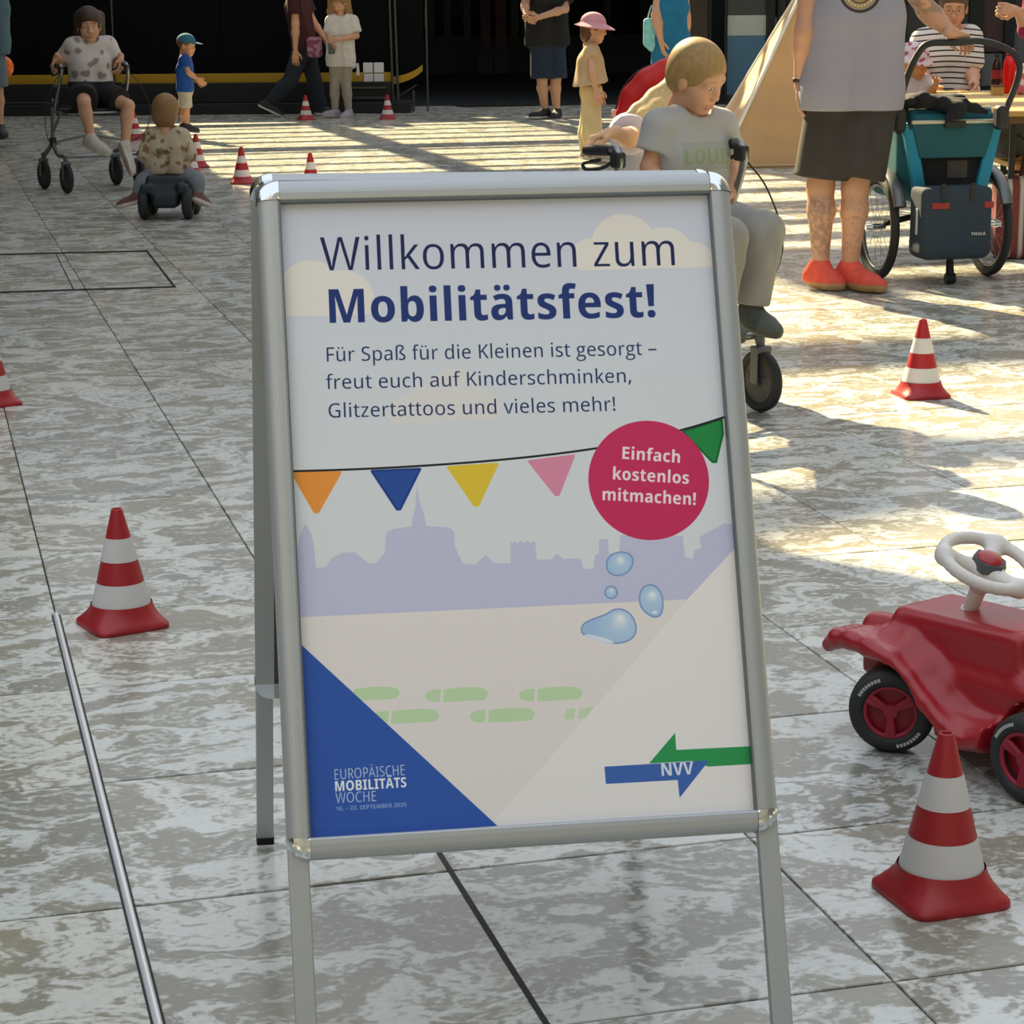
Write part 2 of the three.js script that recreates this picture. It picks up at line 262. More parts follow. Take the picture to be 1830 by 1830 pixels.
// shop front on the right: separate panes and panels between dark frames
{
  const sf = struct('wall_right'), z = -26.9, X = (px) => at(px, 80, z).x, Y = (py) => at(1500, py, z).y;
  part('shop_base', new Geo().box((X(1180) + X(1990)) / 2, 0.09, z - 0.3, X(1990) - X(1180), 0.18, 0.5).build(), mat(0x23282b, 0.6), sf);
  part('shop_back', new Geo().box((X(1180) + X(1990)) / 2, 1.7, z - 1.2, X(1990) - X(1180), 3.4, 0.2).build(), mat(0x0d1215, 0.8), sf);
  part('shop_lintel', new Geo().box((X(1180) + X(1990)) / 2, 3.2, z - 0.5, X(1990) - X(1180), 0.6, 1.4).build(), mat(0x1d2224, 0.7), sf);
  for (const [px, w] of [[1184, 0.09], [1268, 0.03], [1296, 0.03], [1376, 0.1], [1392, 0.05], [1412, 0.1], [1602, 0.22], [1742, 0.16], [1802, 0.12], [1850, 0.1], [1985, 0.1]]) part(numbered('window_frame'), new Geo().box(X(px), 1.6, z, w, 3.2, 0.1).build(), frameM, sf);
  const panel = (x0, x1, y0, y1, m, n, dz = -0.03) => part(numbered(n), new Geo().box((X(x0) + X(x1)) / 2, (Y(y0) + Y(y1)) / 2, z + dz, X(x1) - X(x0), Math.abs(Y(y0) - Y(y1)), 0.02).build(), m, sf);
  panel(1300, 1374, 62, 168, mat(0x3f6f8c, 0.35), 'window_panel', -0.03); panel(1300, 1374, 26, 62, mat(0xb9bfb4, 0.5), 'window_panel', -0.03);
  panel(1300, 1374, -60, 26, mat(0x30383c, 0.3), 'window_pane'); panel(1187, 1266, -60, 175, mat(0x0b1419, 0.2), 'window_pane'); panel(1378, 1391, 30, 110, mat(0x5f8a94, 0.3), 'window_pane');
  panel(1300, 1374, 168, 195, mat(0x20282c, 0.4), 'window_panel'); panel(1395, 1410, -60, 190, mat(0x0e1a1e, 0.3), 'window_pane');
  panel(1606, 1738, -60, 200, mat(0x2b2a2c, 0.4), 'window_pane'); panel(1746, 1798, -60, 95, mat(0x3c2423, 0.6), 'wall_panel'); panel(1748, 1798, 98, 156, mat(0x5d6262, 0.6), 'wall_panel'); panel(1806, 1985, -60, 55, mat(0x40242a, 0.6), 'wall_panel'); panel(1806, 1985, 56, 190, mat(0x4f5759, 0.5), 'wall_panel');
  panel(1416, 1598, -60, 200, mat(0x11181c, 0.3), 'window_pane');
}
// low stage trailer skirting: black tarpaulin panels, yellow band, white numeral and emblem, upswept end
{
  const z = -25.4, X = (px) => at(px, 150, z).x, Y = (py, px = 600) => at(px, py, z).y, top = 1.42;
  const t = thing('stage_skirting', 'long low black tarpaulin stage skirting with yellow band and white squares emblem along the back', 'barrier', [X(350), 0, z]);
  const lx = (px) => X(px) - X(350);
  for (const [a, b] of [[-150, 95], [97, 206], [209, 397], [399, 580], [582, 700]]) new Geo().box((lx(a) + lx(b)) / 2, (top + 0.36) / 2, 0, lx(b) - lx(a), top - 0.36, 0.05, 0.008).mesh(numbered('tarpaulin_panel'), tarM, t);
  const band = (a, b, pts) => { }; 
  new Geo().box((lx(-150) + lx(700)) / 2, 0.39, 0.03, lx(700) - lx(-150), 0.105, 0.012, 0.004).mesh('yellow_band', yellowM, t);
  const sh = new THREE.Shape(); const P = (px, py) => [lx(px), Y(py)];
  sh.moveTo(...P(700, 153)); sh.quadraticCurveTo(...P(748, 143), ...P(756, 116)); sh.lineTo(lx(758), top); sh.lineTo(lx(700), top); sh.closePath();
  part('tarpaulin_end', new THREE.ExtrudeGeometry(sh, { depth: 0.05, bevelEnabled: false }).translate(0, 0, -0.025), tarM, t);
  const c = [P(700, 145), P(722, 141), P(742, 133), P(755, 122)]; const bg = new THREE.Shape(); bg.moveTo(...P(700, 138)); bg.quadraticCurveTo(...P(738, 134), ...P(756, 116)); bg.lineTo(...P(756, 127)); bg.quadraticCurveTo(...P(740, 146), ...P(700, 152)); bg.closePath();
  part('yellow_band_end', new THREE.ExtrudeGeometry(bg, { depth: 0.012, bevelEnabled: false }).translate(0, 0, 0.026), yellowM, t);
  new Geo().box((lx(-150) + lx(735)) / 2, 0.06, 0.1, lx(735) - lx(-150), 0.12, 0.4, 0.01).mesh('lower_step', plinthM, t); new Geo().box((lx(-150) + lx(700)) / 2, 0.23, 0.0, lx(700) - lx(-150), 0.22, 0.3, 0.01).mesh('upper_step', mat(0x0b0e12, 0.7), t);
  const rg = new Geo(); for (const [a, b, py] of [[630, 692, 156], [633, 690, 174], [-60, 110, 178], [340, 440, 183], [200, 330, 190]]) rg.box((lx(a) + lx(b)) / 2, Y(py), 0.16, lx(b) - lx(a), 0.02, 0.03); rg.mesh('step_rail', postM, t);
  const sq = (a, b, c2, d) => { const g = new Geo().box((lx(a) + lx(b)) / 2, (Y(c2) + Y(d)) / 2, 0.045, lx(b) - lx(a), Y(c2) - Y(d), 0.014, 0.006); g.mesh(numbered('emblem_square'), whiteM, t); };
  sq(650, 667.5, 112, 130.5); sq(669, 687, 112, 130.5); sq(651, 667.5, 132, 150); sq(669, 687, 132, 150);
  const one = new THREE.Shape([[642.5, 113], [644, 135], [637.5, 135], [638.5, 120], [629, 124.5], [629, 120], [637, 113]].map(([a, b]) => new THREE.Vector2(lx(a), Y(b)))); part('numeral', new THREE.ExtrudeGeometry(one, { depth: 0.014, bevelEnabled: false }).translate(0, 0, 0.03), whiteM, t);
  const gp = new Geo(); for (const [px, y1, r] of [[703, 0.04, 0.014], [712, 0.04, 0.014], [208, 0.3, 0.012]]) gp.cyl(V(lx(px), y1, 0.08), V(lx(px) - (px > 600 ? 0.03 : 0), top + 0.4, 0.08), r, r, 8); gp.mesh('post', postM, t);
  new Geo().cyl(V(lx(764), 0, 0.0), V(lx(763), top + 0.5, 0), 0.012, 0.012, 8).cyl(V(lx(739), 0, 0.05), V(lx(739), 0.24, 0.05), 0.014, 0.014, 8).cyl(V(lx(712), 0.17, 0.06), V(lx(745), 0.3, 0.06), 0.008, 0.008, 6).mesh('support_leg', postM, t);
}
// ---------------------------------------------------------------- the A-board in front
const aluM = mat(0xb0b4b7, 0.4, 0.45), aluSideM = mat(0x767b7d, 0.5, 0.5), chromeM = mat(0xdfe3e8, 0.12, 1.0), rubberM = mat(0x18191a, 0.8);
const PW = 0.574, PH = 0.821;
const poster = canvasTex(1427, 2042, (x) => {
  x.scale(0.995, 0.995);
  const W = 1434, H = 2052, poly = (pts, c) => { x.beginPath(); pts.forEach((p, i) => (i ? x.lineTo(p[0], p[1]) : x.moveTo(p[0], p[1]))); x.closePath(); x.fillStyle = c; x.fill(); };
  const sky = x.createLinearGradient(0, 0, 0, 1350); sky.addColorStop(0, '#cfd4e6'); sky.addColorStop(0.35, '#d6dde9'); sky.addColorStop(1, '#dfe5ea'); x.fillStyle = sky; x.fillRect(0, 0, W, H);
  const cloud = (blobs, base, x0, x1, c) => { x.save(); x.beginPath(); x.rect(x0, 0, x1 - x0, base); x.clip(); x.fillStyle = c; for (const [a, b, r] of blobs) { x.beginPath(); x.arc(a, b, r, 0, 7); x.fill(); } x.restore(); };
  cloud([[1136, 175, 112], [1270, 215, 104], [1370, 235, 70], [1020, 205, 62]], 252, 950, 1434, '#e8e5e1');
  cloud([[90, 300, 106], [195, 330, 100], [250, 372, 62], [-10, 340, 80]], 380, -20, 330, '#e8e5e2');
  cloud([[455, 690, 75], [540, 660, 92], [620, 710, 70], [375, 712, 56]], 744, 300, 720, '#e0e0e2');
  poly([[-2, 1134], [8, 1134], [17, 1095], [36, 1059], [53, 1091], [60, 1141], [62, 1202], [94, 1201], [115, 1172], [150, 1157], [190, 1158], [213, 1181], [235, 1198], [257, 1193], [284, 1164], [292, 1101], [312, 1089], [375, 1082], [381, 1050], [390, 1025], [400, 946], [406, 1006], [417, 1041], [422, 1083], [497, 1091], [511, 1104], [513, 1159], [535, 1211], [575, 1215], [609, 1185], [637, 1214], [690, 1215], [693, 1146], [700, 1152], [707, 1145], [716, 1153], [726, 1144], [736, 1153], [748, 1144], [758, 1153], [774, 1146], [775, 1208], [823, 1210], [842, 1191], [861, 1209], [921, 1212], [924, 1246], [959, 1245], [967, 1201], [980, 1199], [985, 1150], [1014, 1151], [1013, 1198], [1048, 1199], [1055, 1140], [1263, 1153], [1265, 1223], [1292, 1229], [1297, 1199], [1320, 1195], [1318, 1158], [1406, 1116], [1434, 1124], [1434, 1400], [-2, 1400]], '#c6c8e6');
  poly([[-2, 1358], [1434, 1361], [1434, 2060], [-2, 2060]], '#e9e4e3');
  poly([[1434, 1200], [1259, 1364], [976, 1652], [560, 2060], [1434, 2060]], '#efecec');
  const foot = (a, b, w, h, c) => { x.fillStyle = c; x.beginPath(); x.ellipse(a + w * 0.17, b, w * 0.17, h * 0.46, 0, Math.PI / 2, Math.PI * 1.5); x.lineTo(a + w * 0.25, b - h * 0.46); x.lineTo(a + w * 0.22, b + h * 0.46); x.fill(); x.beginPath(); x.moveTo(a + w * 0.29, b - h * 0.4); x.quadraticCurveTo(a + w * 0.7, b - h * 0.62, a + w * 0.9, b - h * 0.35); x.quadraticCurveTo(a + w * 1.03, b, a + w * 0.9, b + h * 0.5); x.lineTo(a + w * 0.27, b + h * 0.5); x.fill(); };
  foot(100, 1612, 215, 42, '#c3e0b6'); foot(388, 1630, 210, 44, '#c3e0b6'); foot(215, 1690, 222, 44, '#c3e0b6'); foot(527, 1703, 218, 44, '#c3e0b6'); foot(690, 1644, 214, 44, '#c3e0b6'); x.globalAlpha = 0.8;
  poly([[830, 1714], [843, 1696], [871, 1694], [863, 1728], [838, 1730]], '#c3e0b6'); poly([[883, 1695], [930, 1695], [898, 1729], [876, 1730]], '#c3e0b6'); x.globalAlpha = 1;
  // bunting
  const flag = (a, c, edge) => { x.lineJoin = 'round'; x.lineWidth = 10; x.strokeStyle = c; poly(a, c); x.stroke(); if (edge) { x.lineWidth = 3; x.strokeStyle = edge; x.stroke(); } };
  flag([[3, 894], [154, 898], [77, 1022], [68, 1022]], '#ef9a42'); flag([[258, 898], [412, 897], [341, 1024], [332, 1024]], '#2450a5', '#16306e'); flag([[506, 895], [664, 891], [594, 1022], [584, 1022]], '#e6c73c'); flag([[772, 886], [918, 873], [860, 998], [851, 998]], '#df8fae');
  flag([[1290, 806], [1421, 770], [1421, 818], [1392, 910], [1381, 910]], '#1f8c47', '#0d4a24');
  x.strokeStyle = '#15161c'; x.lineWidth = 6.5; x.beginPath(); x.moveTo(-4, 887); x.bezierCurveTo(300, 893, 700, 885, 1000, 850); x.bezierCurveTo(1180, 828, 1330, 792, 1440, 760); x.stroke();
  x.fillStyle = '#cb2d63'; x.beginPath(); x.ellipse(1163, 963, 201, 198, 0, 0, 7); x.fill();
  // soap bubbles
  const bub = (path, cx, cy, r) => { x.beginPath(); path(); const g = x.createRadialGradient(cx + r * 0.1, cy - r * 0.4, r * 0.05, cx, cy, r * 1.1); g.addColorStop(0, '#eef4fb'); g.addColorStop(0.35, '#b9d4f0'); g.addColorStop(1, '#a3c4ea'); x.fillStyle = g; x.fill(); x.lineWidth = 5; x.strokeStyle = '#7e9fd0'; x.stroke(); };
  bub(() => { x.moveTo(1003, 1240); x.bezierCurveTo(1003, 1185, 1089, 1185, 1091, 1222); x.bezierCurveTo(1090, 1280, 1006, 1290, 1003, 1240); }, 1047, 1236, 42); bub(() => x.arc(1012, 1326, 20, 0, 7), 1012, 1326, 20);
  bub(() => { x.moveTo(1104, 1355); x.bezierCurveTo(1105, 1295, 1170, 1290, 1180, 1350); x.bezierCurveTo(1185, 1425, 1150, 1420, 1128, 1402); x.bezierCurveTo(1110, 1388, 1104, 1375, 1104, 1355); }, 1143, 1358, 50);
  bub(() => { x.moveTo(906, 1442); x.bezierCurveTo(910, 1410, 965, 1410, 1000, 1392); x.bezierCurveTo(1040, 1362, 1090, 1400, 1086, 1450); x.bezierCurveTo(1080, 1500, 1000, 1500, 953, 1478); x.bezierCurveTo(925, 1468, 906, 1460, 906, 1442); }, 1030, 1440, 75);
  x.fillStyle = 'rgba(240,246,252,0.75)'; x.beginPath(); x.ellipse(962, 1476, 50, 9, 0.3, 0, 7); x.fill(); x.beginPath(); x.ellipse(1152, 1398, 10, 6, 0, 0, 7); x.fill();
  // blue corner
  poly([[-2, 1440], [595, 2052], [-2, 2056]], '#2d59b2');
  // lettering: text fitted to its measured width, thinned where the face is light
  const text = (s, tx, ty, w, size, color, bold, thin = 0, rot = 0.0115) => {
    const c2 = document.createElement('canvas'); c2.width = Math.ceil(w + 40); c2.height = Math.ceil(size * 1.6); const y = c2.getContext('2d'); y.font = (bold ? 'bold ' : '') + size + 'px sans-serif'; const m = y.measureText(s).width;
    y.translate(10, size * 1.1); y.scale(w / m, 1); y.fillStyle = color; y.fillText(s, 0, 0);
    if (thin) { y.globalCompositeOperation = 'destination-out'; y.lineWidth = thin; y.lineJoin = 'round'; y.strokeText(s, 0, 0); }
    x.save(); x.translate(tx, ty); x.rotate(rot); x.drawImage(c2, -10, -size * 1.1); x.restore();
  };
  text('Willkommen zum', 124, 230, 1192, 158, '#131f52', false, 2.2); text('Mobilitätsfest!', 132, 404, 1102, 156, '#1b3478', true);
  text('Für Spaß für die Kleinen ist gesorgt –', 124, 533, 1098, 66, '#1f2c5e', false, 0.8); text('freut euch auf Kinderschminken,', 122, 624, 1010, 66, '#1f2c5e', false, 0.8); text('Glitzertattoos und vieles mehr!', 123, 718, 950, 66, '#1f2c5e', false, 0.8);
  text('Einfach', 1074, 888, 202, 58, '#f4e6ec', true, 0, 0.11); text('kostenlos', 1039, 955, 260, 58, '#f4e6ec', true, 0, 0.1); text('mitmachen!', 1000, 1022, 318, 58, '#f4e6ec', true, 0, 0.095);
  text('EUROPÄISCHE', 85, 1877, 228, 46, '#d5def0', false, 1.2, -0.01); text('MOBILITÄTS', 85, 1913, 230, 45, '#f2f6fb', true, 0, 0); text('WOCHE', 87, 1950, 131, 46, '#d5def0', false, 1.2, 0.01); text('16. – 22. SEPTEMBER 2025', 87, 1974, 224, 18, '#8fa9d6', true, 0, 0);
  poly([[1098, 1884], [1190, 1791], [1190, 1846], [1436, 1848], [1436, 1905], [1291, 1905], [1240, 1884]], '#2c9a58'); poly([[952, 1886], [1295, 1886], [1190, 1999], [1188, 1942], [953, 1941]], '#3d68b6'); text('NVV', 1132, 1926, 110, 56, '#e4e9f2', true, 0, 0);
});
const sign = thing('sign_board', 'silver snap-frame pavement sign with a welcome poster in front', 'sign', [-0.2572, 0, -2.5971]);
{
  const lean = 0.3742, yaw = 0.146, back = V(-Math.sin(yaw), 0, -Math.cos(yaw)), ux = V(Math.cos(yaw), 0, -Math.sin(yaw)), BL = V(0, 0.3136, 0);
  const up1 = V(0, Math.cos(lean), 0).addScaledVector(back, Math.sin(lean)), n1 = ux.clone().cross(up1).normalize(), M1 = E4().makeBasis(ux, up1, n1).setPosition(BL);
  const RW = 0.0285, T = 0.017, topV = PH + RW;
  const up2 = V(0, Math.cos(lean), 0).addScaledVector(back, -Math.sin(lean)), n2 = ux.clone().negate().cross(up2).normalize(); up2.addScaledVector(ux, 0.012).normalize(); const ux2 = up2.clone().cross(n2).normalize();
  const hinge = BL.clone().addScaledVector(up1, topV).addScaledVector(back, 0.036), BL2 = hinge.clone().addScaledVector(up2, -topV).addScaledVector(ux, PW - 0.006), M2 = E4().makeBasis(ux2, up2, n2).setPosition(BL2);
  // cross-section of the snap rail (w outwards from the poster edge, t towards the viewer)
  const prof = [[0, 0.0], [0, 0.010], [0.001, 0.0125], [0.003, 0.0138]]; for (let k = 0; k <= 8; k++) { const a = (k / 8) * Math.PI / 2; prof.push([0.009 + (RW - 0.009) * Math.sin(a), 0.0142 * Math.cos(a)]); } prof.push([RW, -T], [0, -T]);
  const rail = (L) => { const s = new THREE.Shape(prof.map(([w, t]) => new THREE.Vector2(w, t))), g = new THREE.ExtrudeGeometry(s, { depth: L, bevelEnabled: false }); return g; };   // w->x, t->y, length->z
  const place = (g, o, xd, yd) => { const zd = xd.clone().cross(yd); g.applyMatrix4(E4().makeBasis(xd, yd, zd).setPosition(o)); return g; };
  const X = V(1, 0, 0), Y = V(0, 1, 0), Z = V(0, 0, 1);
  const capG = (cx, cy, a0) => { const g = new THREE.BufferGeometry(), P = [], N = 10, f = prof.slice(0); const pt = (i, k) => { const a = a0 + (k / N) * Math.PI / 2, [w, t] = f[i]; return [cx + Math.cos(a) * (w * 1.03 + 0.0003), cy + Math.sin(a) * (w * 1.03 + 0.0003), t + (t > 0 ? 0.0012 : 0)]; };
    for (let k = 0; k < N; k++) for (let i = 0; i < f.length; i++) { const j = (i + 1) % f.length, a = pt(i, k), b = pt(j, k), c = pt(j, k + 1), d = pt(i, k + 1); P.push(...a, ...c, ...b, ...a, ...d, ...c); }
    g.setAttribute('position', new THREE.BufferAttribute(new Float32Array(P), 3)); g.computeVertexNormals(); return g; };
  for (const [M, front] of [[M1, true], [M2, false]]) {
    const m = aluM, add = (n, g, mm, l) => part(n, g.applyMatrix4(M), mm, sign, l);
    add('frame_rail', place(rail(PH), V(0, 0, 0), X.clone().negate(), Z), m); add('frame_rail', place(rail(PH), V(PW, PH, 0), X, Z), m);
    add('frame_rail', place(rail(PW), V(PW, 0, 0), Y.clone().negate(), Z), m); add('frame_rail', place(rail(PW), V(0, PH, 0), Y, Z), m);
    add('corner_cap', capG(0, 0, Math.PI), chromeM, 'polished corner'); add('corner_cap', capG(PW, 0, -Math.PI / 2), chromeM, 'polished corner'); add('corner_cap', capG(PW, PH, 0), chromeM, 'polished corner'); add('corner_cap', capG(0, PH, Math.PI / 2), chromeM, 'polished corner');
    add('backing_panel', new Geo().box(PW / 2, PH / 2, -0.010, PW, PH, 0.006).build(), mat(0x55585a, 0.6), front ? undefined : 'dark backing');
    if (front) { const g = new THREE.PlaneGeometry(PW, PH); g.translate(PW / 2, PH / 2, -0.002); add('poster', g, pmat(0xffffff, 0.45, { map: poster, specularIntensity: 0.5, clearcoat: 0.12, clearcoatRoughness: 0.2 }), 'printed welcome poster'); }
    const gg = new Geo().box(PW / 2, PH - 0.0012, 0.0045, PW, 0.0024, 0.011).box(0.0008, PH / 2, 0.0045, 0.0016, PH, 0.011).box(PW - 0.0008, PH / 2, 0.0045, 0.0016, PH, 0.011); add('rail_lip', gg.build(), mat(0x6c7276, 0.4, 0.7));
    const L = 0.3136 / Math.cos(lean) - 0.004, b0 = front ? 0 : (BL2.y - 0.3136) / Math.cos(lean);
    for (const px of [-RW + 0.0135, PW + RW - 0.0135]) { add('leg', new Geo().box(px, -RW - (L + b0 - RW) / 2 + 0.008, -0.007, 0.0265, L + b0 - RW + 0.016, 0.016, 0.002).build(), m); add('foot', new Geo().box(px, -(L + b0) + 0.006, -0.007, 0.028, 0.016, 0.018, 0.002).build(), rubberM, 'dark rubber foot'); }
  }
  new Geo().cyl(hinge.clone().addScaledVector(back, -0.018).addScaledVector(ux, 0.02).setY(hinge.y - 0.012), hinge.clone().addScaledVector(back, -0.018).addScaledVector(ux, PW - 0.02).setY(hinge.y - 0.012), 0.007, 0.007, 10).mesh('hinge', aluSideM, sign);
}

// ---------------------------------------------------------------- traffic cones
const coneRed = pmat([0.36, 0.014, 0.02], 0.42, {}), coneWhite = pmat([0.62, 0.6, 0.6], 0.5);
function makeCone(name, label) {
  const t = thing(name, label, 'cone', [0, 0, 0], 0, 'red and white traffic cones');
  const r = (y) => 0.0635 - (y - 0.05) * (0.0515 / 0.209), seg = (y0, y1, e = 0) => [[r(y0) + e, y0], [r(y1) + e, y1]];
  new Geo().lathe([[r(0.036) + 0.0005, 0.036], ...seg(0.05, 0.258), [0.011, 0.2605], [0.0085, 0.2605], [0.0075, 0.255], [0.0075, 0.2]], 40).mesh('cone_body', coneRed, t);
  for (const [a, b] of [[0.0505, 0.0995], [0.148, 0.198]]) new Geo().lathe([[r(a), a], ...seg(a, b, 0.0009), [r(b), b]], 40).mesh('reflective_band', coneWhite, t, 'white band');
  // square skirt that rises into the round cone
  const N = 64, rows = [], S = 0.084; const sq = (a, k) => { const c = Math.abs(Math.cos(a)), s = Math.abs(Math.sin(a)), p = 7; const sr = S / Math.pow(Math.pow(c, p) + Math.pow(s, p), 1 / p); return sr; };
  const prof = [[1, 0.0, 1], [1, 0.006, 1], [0.985, 0.009, 1], [0.72, 0.017, 1], [0.4, 0.028, 1], [0.14, 0.040, 1], [0, 0.052, 1]];
  for (const [k, y] of prof) { const row = []; for (let i = 0; i <= N; i++) { const a = (i / N) * Math.PI * 2, rr = (0.0645 + 0.002) * (1 - k) + sq(a) * k; row.push([Math.cos(a) * rr, y, Math.sin(a) * rr]); } rows.push(row); }
  const P = []; for (let j = 0; j + 1 < rows.length; j++) for (let i = 0; i < N; i++) { const a = rows[j][i], b = rows[j][i + 1], c = rows[j + 1][i + 1], d = rows[j + 1][i]; P.push(...a, ...c, ...b, ...a, ...d, ...c); }
  for (let i = 0; i < N; i++) P.push(0, 0, 0, ...rows[0][i], ...rows[0][i + 1]);
  const g = new THREE.BufferGeometry(); g.setAttribute('position', new THREE.BufferAttribute(new Float32Array(P), 3)); g.computeVertexNormals();
  const pos = g.attributes.position, nor = g.attributes.normal, acc = new Map(), key = (i) => [pos.getX(i), pos.getY(i), pos.getZ(i)].map((v) => Math.round(v * 1e5)).join();
  for (let i = 0; i < pos.count; i++) { const k = key(i), a = acc.get(k) ?? [0, 0, 0]; a[0] += nor.getX(i); a[1] += nor.getY(i); a[2] += nor.getZ(i); acc.set(k, a); }
  for (let i = 0; i < pos.count; i++) { const a = acc.get(key(i)), l = Math.hypot(...a) || 1; nor.setXYZ(i, a[0] / l, a[1] / l, a[2] / l); }
  part('cone_base', g, coneRed, t);
  return t;
}
{
  const list = [[1680, 1600, 0.32, 'largest traffic cone, in front of the red ride-on car'], [219, 1116, 0.55, 'traffic cone beside the metal floor strip, left of the sign'], [1645, 707, 0.2, 'sunlit traffic cone with a sharp shadow, behind the red ride-on car'], [-14, 722, 0.6, 'traffic cone cut off by the left edge'],
    [433, 328, 0.1, 'traffic cone in striped sunlight just left of the sign top'], [556, 341, 0.4, 'traffic cone of which only the red tip shows over the sign'], [547, 214, 0.5, 'small far traffic cone beside the walking woman'], [693, 213, 0.2, 'small far traffic cone below the white squares emblem'],
    [241, 249, 0.3, 'far traffic cone behind the leg of the child on the walker'], [340, 312, 0.2, 'nearer of two overlapping traffic cones behind the child on the ride-on toy'], [352, 299, 0.5, 'farther of two overlapping traffic cones behind the child on the ride-on toy']];
  let proto; list.forEach(([x, y, turn, label], i) => { const p = ground(x, y), pos = [p.x, 0, p.z]; if (!i) { proto = makeCone('traffic_cone', label); proto.position.set(...pos); proto.rotation.y = turn; } else dup(proto, pos, turn, label); });
}

// ---------------------------------------------------------------- red ride-on car
{
  const red = pmat([0.36, 0.010, 0.018], 0.36, { clearcoat: 0.25, clearcoatRoughness: 0.25 }), tyre = mat(0x2b2d2d, 0.7), ivory = pmat(0xd9d5cf, 0.4), rim = pmat([0.30, 0.01, 0.03], 0.45);
  const t = thing('ride_on_car', 'red plastic ride-on car with white steering wheel at the right edge', 'toy car', [0.868, 0, -3.74], Math.PI + 0.62);
  const F = new Field(0.0045), Q = (x, y, z) => new THREE.Quaternion().setFromEuler(new THREE.Euler(x, y, z));
  // hood: slab sides, flat top that falls to the front; saddle and tail behind it
  F.box(V(0, 0.178, 0.045), 0.082, 0.082, 0.155, 0.022, 0.012, Q(0.05, 0, 0)); F.box(V(0, 0.125, 0.03), 0.092, 0.05, 0.18, 0.02, 0.03);
  F.box(V(0, 0.155, -0.19), 0.08, 0.045, 0.1, 0.03, 0.03); F.ell(V(0, 0.2, -0.27), 0.082, 0.055, 0.05, 0.04);
  for (const s of [-1, 1]) {
    const P = [[0.292, 0.168], [0.27, 0.185], [0.235, 0.19], [0.19, 0.187], [0.14, 0.176], [0.095, 0.152], [0.05, 0.118], [0.005, 0.09], [-0.04, 0.074], [-0.08, 0.084], [-0.115, 0.12], [-0.16, 0.158], [-0.22, 0.166], [-0.27, 0.14]];
    for (const x of [0.1, 0.122, 0.142]) F.chain(P.map(([z, y]) => V(s * x, y, z)), P.map((p, i) => (i < 1 ? 0.014 : i < 5 ? 0.018 : 0.0145)), 0.008);
    F.chain(P.slice(3, 10).map(([z, y]) => V(s * 0.085, y + 0.01, z)), P.slice(3, 10).map(() => 0.022), 0.03); F.box(V(s * 0.1, 0.08, -0.02), 0.034, 0.024, 0.06, 0.012, 0.02);
    F.cap(V(s * 0.055, 0.194, 0.255), V(s * 0.055, 0.2, 0.19), 0.03, 0.03, 0.008);
  }
  F.box(V(0, 0.14, 0.235), 0.09, 0.03, 0.03, 0.014, 0.02);
  for (const z of [0.15, -0.18]) F.prim((x, y, zz) => Math.max(Math.hypot(y - 0.078, zz - z) - 0.092, 0.075 - Math.abs(x)), V(-0.17, -0.02, z - 0.1), V(0.17, 0.18, z + 0.1), 0.012, true);
  part('body', F.build(), red, t);
  const wheel = (p, turn) => {
    const g = new Geo(); g.lathe([[0.046, -0.030], [0.058, -0.033], [0.068, -0.031], [0.0755, -0.024], [0.078, -0.012], [0.078, 0.012], [0.0755, 0.024], [0.068, 0.031], [0.058, 0.033], [0.046, 0.030], [0.046, -0.03]], 40).build();
    const G = g.build(); G.rotateZ(-Math.PI / 2); const w = part('wheel', G, tyre, t); w.position.set(...p); w.rotation.y = turn;
    const rg = new Geo(); for (const s of [-1, 1]) {
      rg.torus(V(s * 0.026, 0, 0), 0.0465, 0.005, 'x', 36); rg.cyl(V(0, 0, 0), V(s * 0.028, 0, 0), 0.015, 0.013, 16);
      for (let k = 0; k < 3; k++) { const a = (k / 3) * Math.PI * 2 + 0.5; for (const d of [-0.11, 0.11]) rg.cyl(V(s * 0.022, Math.sin(a + d) * 0.008, Math.cos(a + d) * 0.008), V(s * 0.025, Math.sin(a + d) * 0.046, Math.cos(a + d) * 0.046), 0.0065, 0.0075, 8); }
    } rg.cyl(V(-0.014, 0, 0), V(0.014, 0, 0), 0.045, 0.045, 32); rg.mesh('wheel_rim', rim, w, 'dark red spoked rim');
    const lg = new Geo(); for (const s of [-1, 1]) for (const a0 of [0.35, 3.4]) for (let k = 0; k < 8; k++) { const a = a0 + k * 0.105; lg.box(0, 0.0625, 0, 0.0012, 0.006, 0.0048, 0, E4().makeRotationX(a).setPosition(s * 0.0325, 0, 0)); } lg.mesh('tyre_lettering', mat(0xb9bcb8, 0.6), w, 'pale raised tyre lettering').userData.kind = 'stuff';
  };
  wheel([0.118, 0.078, 0.15], 0.62); wheel([-0.118, 0.078, 0.15], 0.62); wheel([0.118, 0.078, -0.18], 0); wheel([-0.118, 0.078, -0.18], 0);
  for (const z of [-0.18, 0.15]) new Geo().cyl(V(-0.1, 0.078, z), V(0.1, 0.078, z), 0.008).mesh('axle', steelM, t);
  const B = V(0, 0.25, 0.085), C = V(0, 0.325, 0.055), ax = C.clone().sub(B).normalize(), q = new THREE.Quaternion().setFromUnitVectors(V(0, 1, 0), ax);
  new Geo().cyl(B, C, 0.0135, 0.016, 16).cyl(B.clone().addScaledVector(ax, -0.01), B.clone().addScaledVector(ax, 0.008), 0.022, 0.018, 20).mesh('steering_column', ivory, t);
  const sw = new Field(0.004), L = (x, y, z) => V(x, y, z).applyQuaternion(q).add(C), ring = []; for (let k = 0; k <= 32; k++) { const a = (k / 32) * Math.PI * 2; ring.push(L(Math.cos(a) * 0.082, 0.028, Math.sin(a) * 0.082)); } sw.chain(ring, ring.map(() => 0.0112), 0.002);
